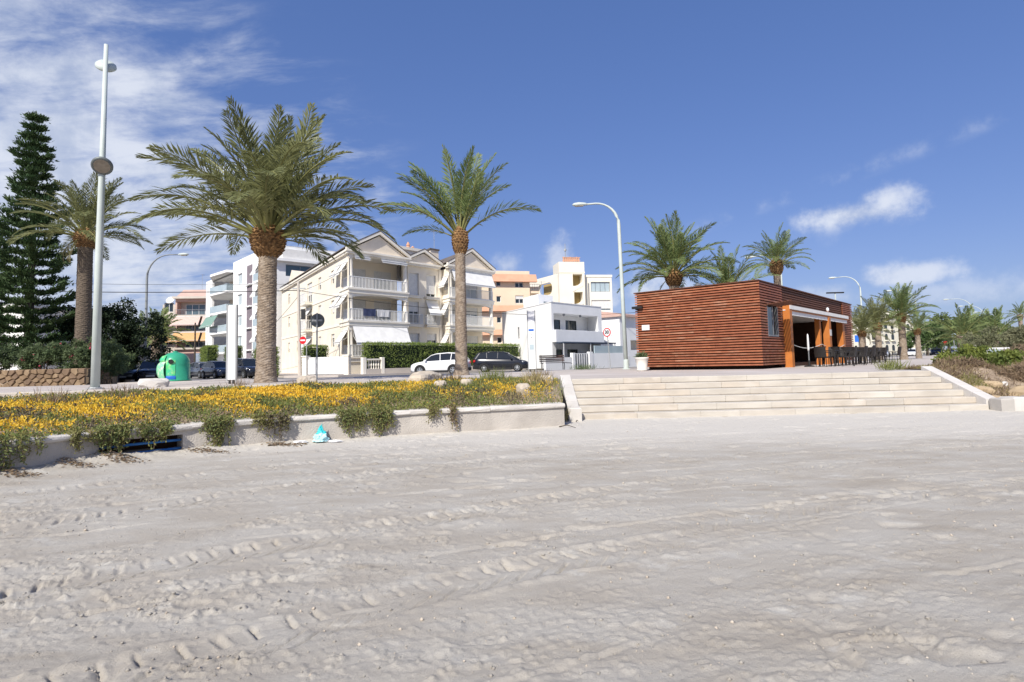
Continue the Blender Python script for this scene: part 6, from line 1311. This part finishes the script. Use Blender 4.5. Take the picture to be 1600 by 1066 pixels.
def totem(label,x,y,z,w_,d_,h,yaw,marks):
    t=thing('info_totem',label,'totem',(x,y,z)); f=mkframe((x,y,z),yaw); g=MB(); g.cham(-w_/2,w_/2,-d_/2,d_/2,.14,h,.015,f); part('slab',g,M['white_paint'],t); g=MB(); g.box(-w_/2+.03,-w_/2+.10,-d_/2+.03,d_/2-.03,0,.14,f); g.box(w_/2-.10,w_/2-.03,-d_/2+.03,d_/2-.03,0,.14,f); part('foot',g,M['dark_metal'],t)
    g=MB(); g.box(w_/2+.001,w_/2+.05,-d_/2-.01,d_/2+.01,.12,h+.02,f); g.box(-w_/2-.05,-w_/2-.001,-d_/2-.01,d_/2+.01,.12,h+.02,f); part('side_channel',g,M['galv'],t)
    g=MB(); g.box(-w_/2+.02,w_/2-.02,-d_/2-.006,-d_/2-.001,h*.0+.25,h-.12,f); part('panel',g,M['sign_white'],t)
    for (a,b,z0,z1,m,nm) in marks:
        g=MB(); g.box(a,b,-d_/2-.011,-d_/2-.007,z0,z1,f); part(nm,g,M[m],t)
totem('plain white information totem between the bottle container and the large palm',-10.36,21.27,1.02,.26,.14,2.9,10,[])
totem('white information totem with blue band between black car and bench',1.06,31.7,1.02,.36,.18,3.35,-4,[(-.15,.13,2.22,2.34,'sign_blue','blue_band'),(-.03,.02,2.0,2.04,'sign_grey','small_mark'),(-.03,.03,1.85,1.9,'sign_grey','small_mark'),(-.12,.12,1.2,1.5,'glass_pale','faded_print')])
up=thing('utility_pole','weathered concrete utility pole with cables on the side street corner','utility pole',(-16.6,45,.9)); g=MB(); g.tube([(-16.6,45,.8),(-16.75,45,8.3)],[.15,.10],8); part('pole',g,M['beige_wall'],up); g=MB(); g.box(-16.48,-16.2,44.85,45.1,5.3,6.1); part('junction_box',g,M['dark_metal'],up); g=MB(); g.box(-17.2,-16.2,44.95,45.05,7.7,7.8); part('crossarm',g,M['galv'],up)
def cable(label,p,q,sag,r=.018):
    g=MB(); P_=[Vector(p).lerp(Vector(q),t)-Vector((0,0,sag*4*t*(1-t))) for t in np.linspace(0,1,18)]; g.tube(P_,r,5); solo('overhead_cable',g,M['wire'],label,'cable','overhead cables')
cable('main black cable from the left edge to the utility pole',(-62,50,10.2),(-16.75,45,7.6),.5,.032)
cable('thin upper cable running above the main one on the left',(-62,50,10.9),(-16.75,45,8.1),.4,.014)
cable('cable from the utility pole past the cream building to the white houses',(-16.75,45,7.6),(16,64,6.9),1.1,.022)
cable('short cable dropping from the utility pole to the side street',(-16.7,45,7.2),(-33.5,73,4.6),.5,.018)
cable('thin cable from the utility pole to the cream building eave',(-16.7,45,7.5),(-14.0,48.6,9.9),.2,.014)
up2=thing('utility_pole','thin brown pole standing before the striped awning flats','utility pole',(-53.5,97,.9)); g=MB(); g.tube([(-53.5,97,.8),(-53.5,97,9.5)],[.16,.12],7); part('pole',g,M['bark'],up2)
# bench
bn=thing('park_bench','dark slatted bench on thin metal legs left of the speed limit sign','bench',(2.5,37,1.02)); f=mkframe((2.55,36.9,1.02),8)
for i in range(4):
    g=MB(); g.box(-.82,.82,-.25+i*.12,-.16+i*.12,.43,.465,f); part('seat_slat',g,M['bench_wood'],bn)
for i in range(4):
    g=MB(); g.box(-.82,.82,.24+i*.03,.27+i*.03,.52+i*.11,.60+i*.11,f); part('back_slat',g,M['bench_wood'],bn)
for a in (-.7,.7):
    g=MB(); g.tube([f(a,-.24,0),f(a,-.22,.43)],.022,6); g.tube([f(a,.2,0),f(a,.24,.45),f(a,.36,.95)],.022,6); g.tube([f(a,-.24,.42),f(a,.24,.42)],.02,6); part('leg',g,M['dark_metal'],bn)
g=MB(); g.tube([f(.82,-.1,.43),f(1.15,-.1,.41),f(1.2,-.1,.38)],.025,6); part('arm_bar',g,M['dark_metal'],bn)
# bottle bank
ig=thing('bottle_bank','green dome shaped bottle bank with bright painted side','recycling container',(-17.9,30.6,1.0)); c=(-17.9,30.6,1.0)
g=MB(); g.lathe(c,[(.76,0),(.78,.03),(.78,.07),(.70,.08),(.70,.85),(.67,1.1),(.56,1.32),(.36,1.46),(.12,1.52),(.02,1.525)],28); part('dome',g,M['igloo'],ig,smooth=True)
def shell(a0,a1,z0,z1,off,mat,nm):
    g=MB(); n,m=10,8; prof=[(.70,.08),(.70,.85),(.67,1.1),(.56,1.32),(.36,1.46)]; vs=[]
    for j in range(m+1):
        z=z0+(z1-z0)*j/m; r_=np.interp(z,[p[1] for p in prof],[p[0] for p in prof])+off*math.sin(math.pi*min(1,max(.03,j/m)))**.5
        for i in range(n+1):
            a=R(a0+(a1-a0)*i/n); vs.append((c[0]+r_*math.cos(a),c[1]+r_*math.sin(a),c[2]+z))
    g.add(vs,[(j*(n+1)+i,j*(n+1)+i+1,(j+1)*(n+1)+i+1,(j+1)*(n+1)+i) for j in range(m) for i in range(n)]); return part(nm,g,M[mat],ig,smooth=True)
shell(170,262,.18,1.02,.16,'igloo_pale','painted_bulge'); shell(185,258,1.02,1.36,.07,'igloo_light','painted_cap'); shell(262,300,.30,1.15,.012,'igloo_light','bright_panel'); shell(264,302,.10,.28,.013,'sign_blue','blue_panel')
g=MB(); discplate(g,(-17.72,29.88,2.02-.0),.12,-.02,.02,10); part('bottle_hole',g,M['sign_black'],ig)
g=MB(); g.lathe((c[0],c[1],c[2]+1.52),[(.12,0),(.12,.05),(.04,.07)],10); part('lifting_eye',g,M['igloo'],ig)
mb=MB(); mb.prism([(-20,29.2),(-15.4,28.4),(-13.6,30.6),(-15.2,33),(-19.6,33.6),(-20.6,31.4)],.5,1.0); struct('kerb_island',mb,M['paving'])
# ================================================================ litter and small things
from mathutils import noise as mn
def rag(name,label,c,r,mat,seed,cat,peak=0):
    bm=bmesh.new(); bmesh.ops.create_icosphere(bm,subdivisions=4,radius=1)
    for v in bm.verts:
        d=1+.45*mn.noise(v.co*1.7+Vector((seed,0,0)))+.28*mn.noise(v.co*4+Vector((seed,3,0))); q=v.co*d
        if peak and q.z>.3: k=(q.z-.3); q.z+=k*peak; q.x*=max(.15,1-k*.9); q.y*=max(.15,1-k*.9); q.x+=k*.35
        v.co=Vector((q.x*r[0],q.y*r[1],max(-.25,q.z)*r[2]))
    me=bpy.data.meshes.new(name); bm.to_mesh(me); bm.free(); me.materials.append(M[mat]); o_=link(name,me,None,c); return tag(o_,label,cat,'litter by the wall')
zs_=lambda x,y: float(sand_h(np.array([x]),np.array([y]))[0])
rag('plastic_bag','pale turquoise crumpled plastic bag lying at the foot of the wall',(-4.02,12.02,zs_(-4.02,12.02)+.05),(.16,.11,.12),'bag_pale',3.1,'bag')
rag('plastic_bag','darker teal peaked plastic bag standing behind the pale turquoise one',(-4.06,12.17,zs_(-4.06,12.17)+.12),(.11,.075,.11),'bag_teal',8.4,'bag',1.1)
rag('paper_scrap','white scrap right of the turquoise bags',(-3.75,12.05,zs_(-3.75,12.05)+.015),(.17,.08,.03),'cloth_white',5.2,'scrap')
rag('paper_scrap','white scrap left of the turquoise bags',(-4.38,11.92,zs_(-4.38,11.92)+.015),(.14,.07,.03),'cloth_white',6.6,'scrap')
def stick(label,pts,r):
    g=MB(); g.tube(pts,[r,r*.8,r*.4],5); solo('driftwood_stick',g,M['bark'],label,'stick','sticks on the sand')
for lab,(x0,y0),(x1,y1),h in (('forked stick on the sand by the wall end',(1.05,13.72),(1.42,13.5),.10),('short dark stick left of the lowest step',(1.55,14.6),(1.62,14.78),.06),('thin stick below the drain opening',(-6.9,10.05),(-6.5,10.1),.05),('thin stick left of the white scraps',(-4.9,11.55),(-4.5,11.75),.04)):
    z0=zs_(x0,y0); z1=zs_(x1,y1); stick(lab,[(x0,y0,z0+.01),((x0+x1)/2,(y0+y1)/2+.02,(z0+z1)/2+h*.6),(x1,y1,z1+.015)],.014)
for i in range(5):
    x=[-7.6,-7.2,-6.75,-5.75,-4.6][i]; y=float(np.interp(x,wx,wy))-.42; r_=np.random.default_rng(900+i); q=np.stack([x+r_.normal(size=160)*.22,y+r_.normal(size=160)*.06,np.zeros(160)],1); q[:,2]=sand_h(q[:,0],q[:,1])+.015+.02*r_.random(160)
    D_=r_.normal(size=(160,3)); D_[:,2]*=.15; V,F_=leafquads(q-np.array((x,y,0)),.07,.02,r_,D=D_); o_=link('leaf_litter',npmesh('leaf_litter',V,F_,M['dry_twig']),None,(x,y,0)); tag(o_,['dry leaf litter left of the drain opening','dry leaf litter below the drain plant','brown leaf litter below the drain opening','brown leaf litter right of the drain opening','brown leaf litter left of the turquoise bags'][i],'leaf litter','leaf litter along the wall')
# far right odds and ends
ib=thing('information_board','small pale blue information board with white frame among the right hand shrubs','board',(17.9,21.3,.95)); f=mkframe((17.9,21.3,.95),-6); g=MB(); g.box(-.34,.34,-.03,.03,.32,.66,f); part('board',g,M['glass_pale'],ib); g=MB(); g.box(-.38,.38,-.04,.04,.66,.73,f); g.box(-.38,-.341,-.04,.04,.2,.66,f); g.box(.341,.38,-.04,.04,.2,.66,f); part('frame',g,M['white_paint'],ib)
for a in (-.3,.3):
    g=MB(); g.box(a-.03,a+.03,-.025,.025,-.1,.32,f); part('leg',g,M['white_paint'],ib)
def roadsign(label,x,y,z,h,mat,shape,w_=.5,yaw=-30):
    t=thing('road_sign',label,'traffic sign',(x,y,z)); g=MB(); g.tube([(x,y,z),(x,y,z+h)],.04,6); part('post',g,M['galv'],t); f=mkframe((x,y-.06,z+h-w_*.5),yaw); g=MB()
    if shape=='disc': discplate(g,(x,y-.06,z+h-w_*.5),w_*.5,-.01,.01,yaw)
    else: g.box(-w_/2,w_/2,-.01,.01,-w_/2,w_/2,f)
    part('plate',g,M[mat],t)
roadsign('small blue square sign in front of the second promenade palm',36.0,60,.9,2.6,'sign_blue','sq',.7)
roadsign('small red round sign far off right of the slender palm',67.5,90,.8,2.5,'sign_red','disc',.6,-60)
roadsign('tall pale green sign far off beside the small red one',68.5,89.5,.8,3.6,'glass_pale','sq',.6,-50)
wb=thing('utility_cabinet','white roadside cabinet far off below the squat palms','cabinet',(58.8,74,.9)); g=MB(); g.cham(58.1,59.5,74,75,.9,2.6,.06); part('cabinet_body',g,M['white_paint'],wb); g=MB(); g.box(58.78,58.82,73.96,73.999,1.1,2.45); part('door_gap',g,M['grey_metal'],wb)
mt=thing('light_mast','small dark twin headed light mast showing above the kiosk roof','lamp post',(30.5,54,1.0)); g=MB(); g.tube([(30.5,54,1.0),(30.5,54,7.3)],.06,6); part('pole',g,M['pole_white'],mt); g=MB(); g.box(29.7,31.3,53.9,54.1,7.3,7.42); part('lamp_bar',g,M['dark_metal'],mt)
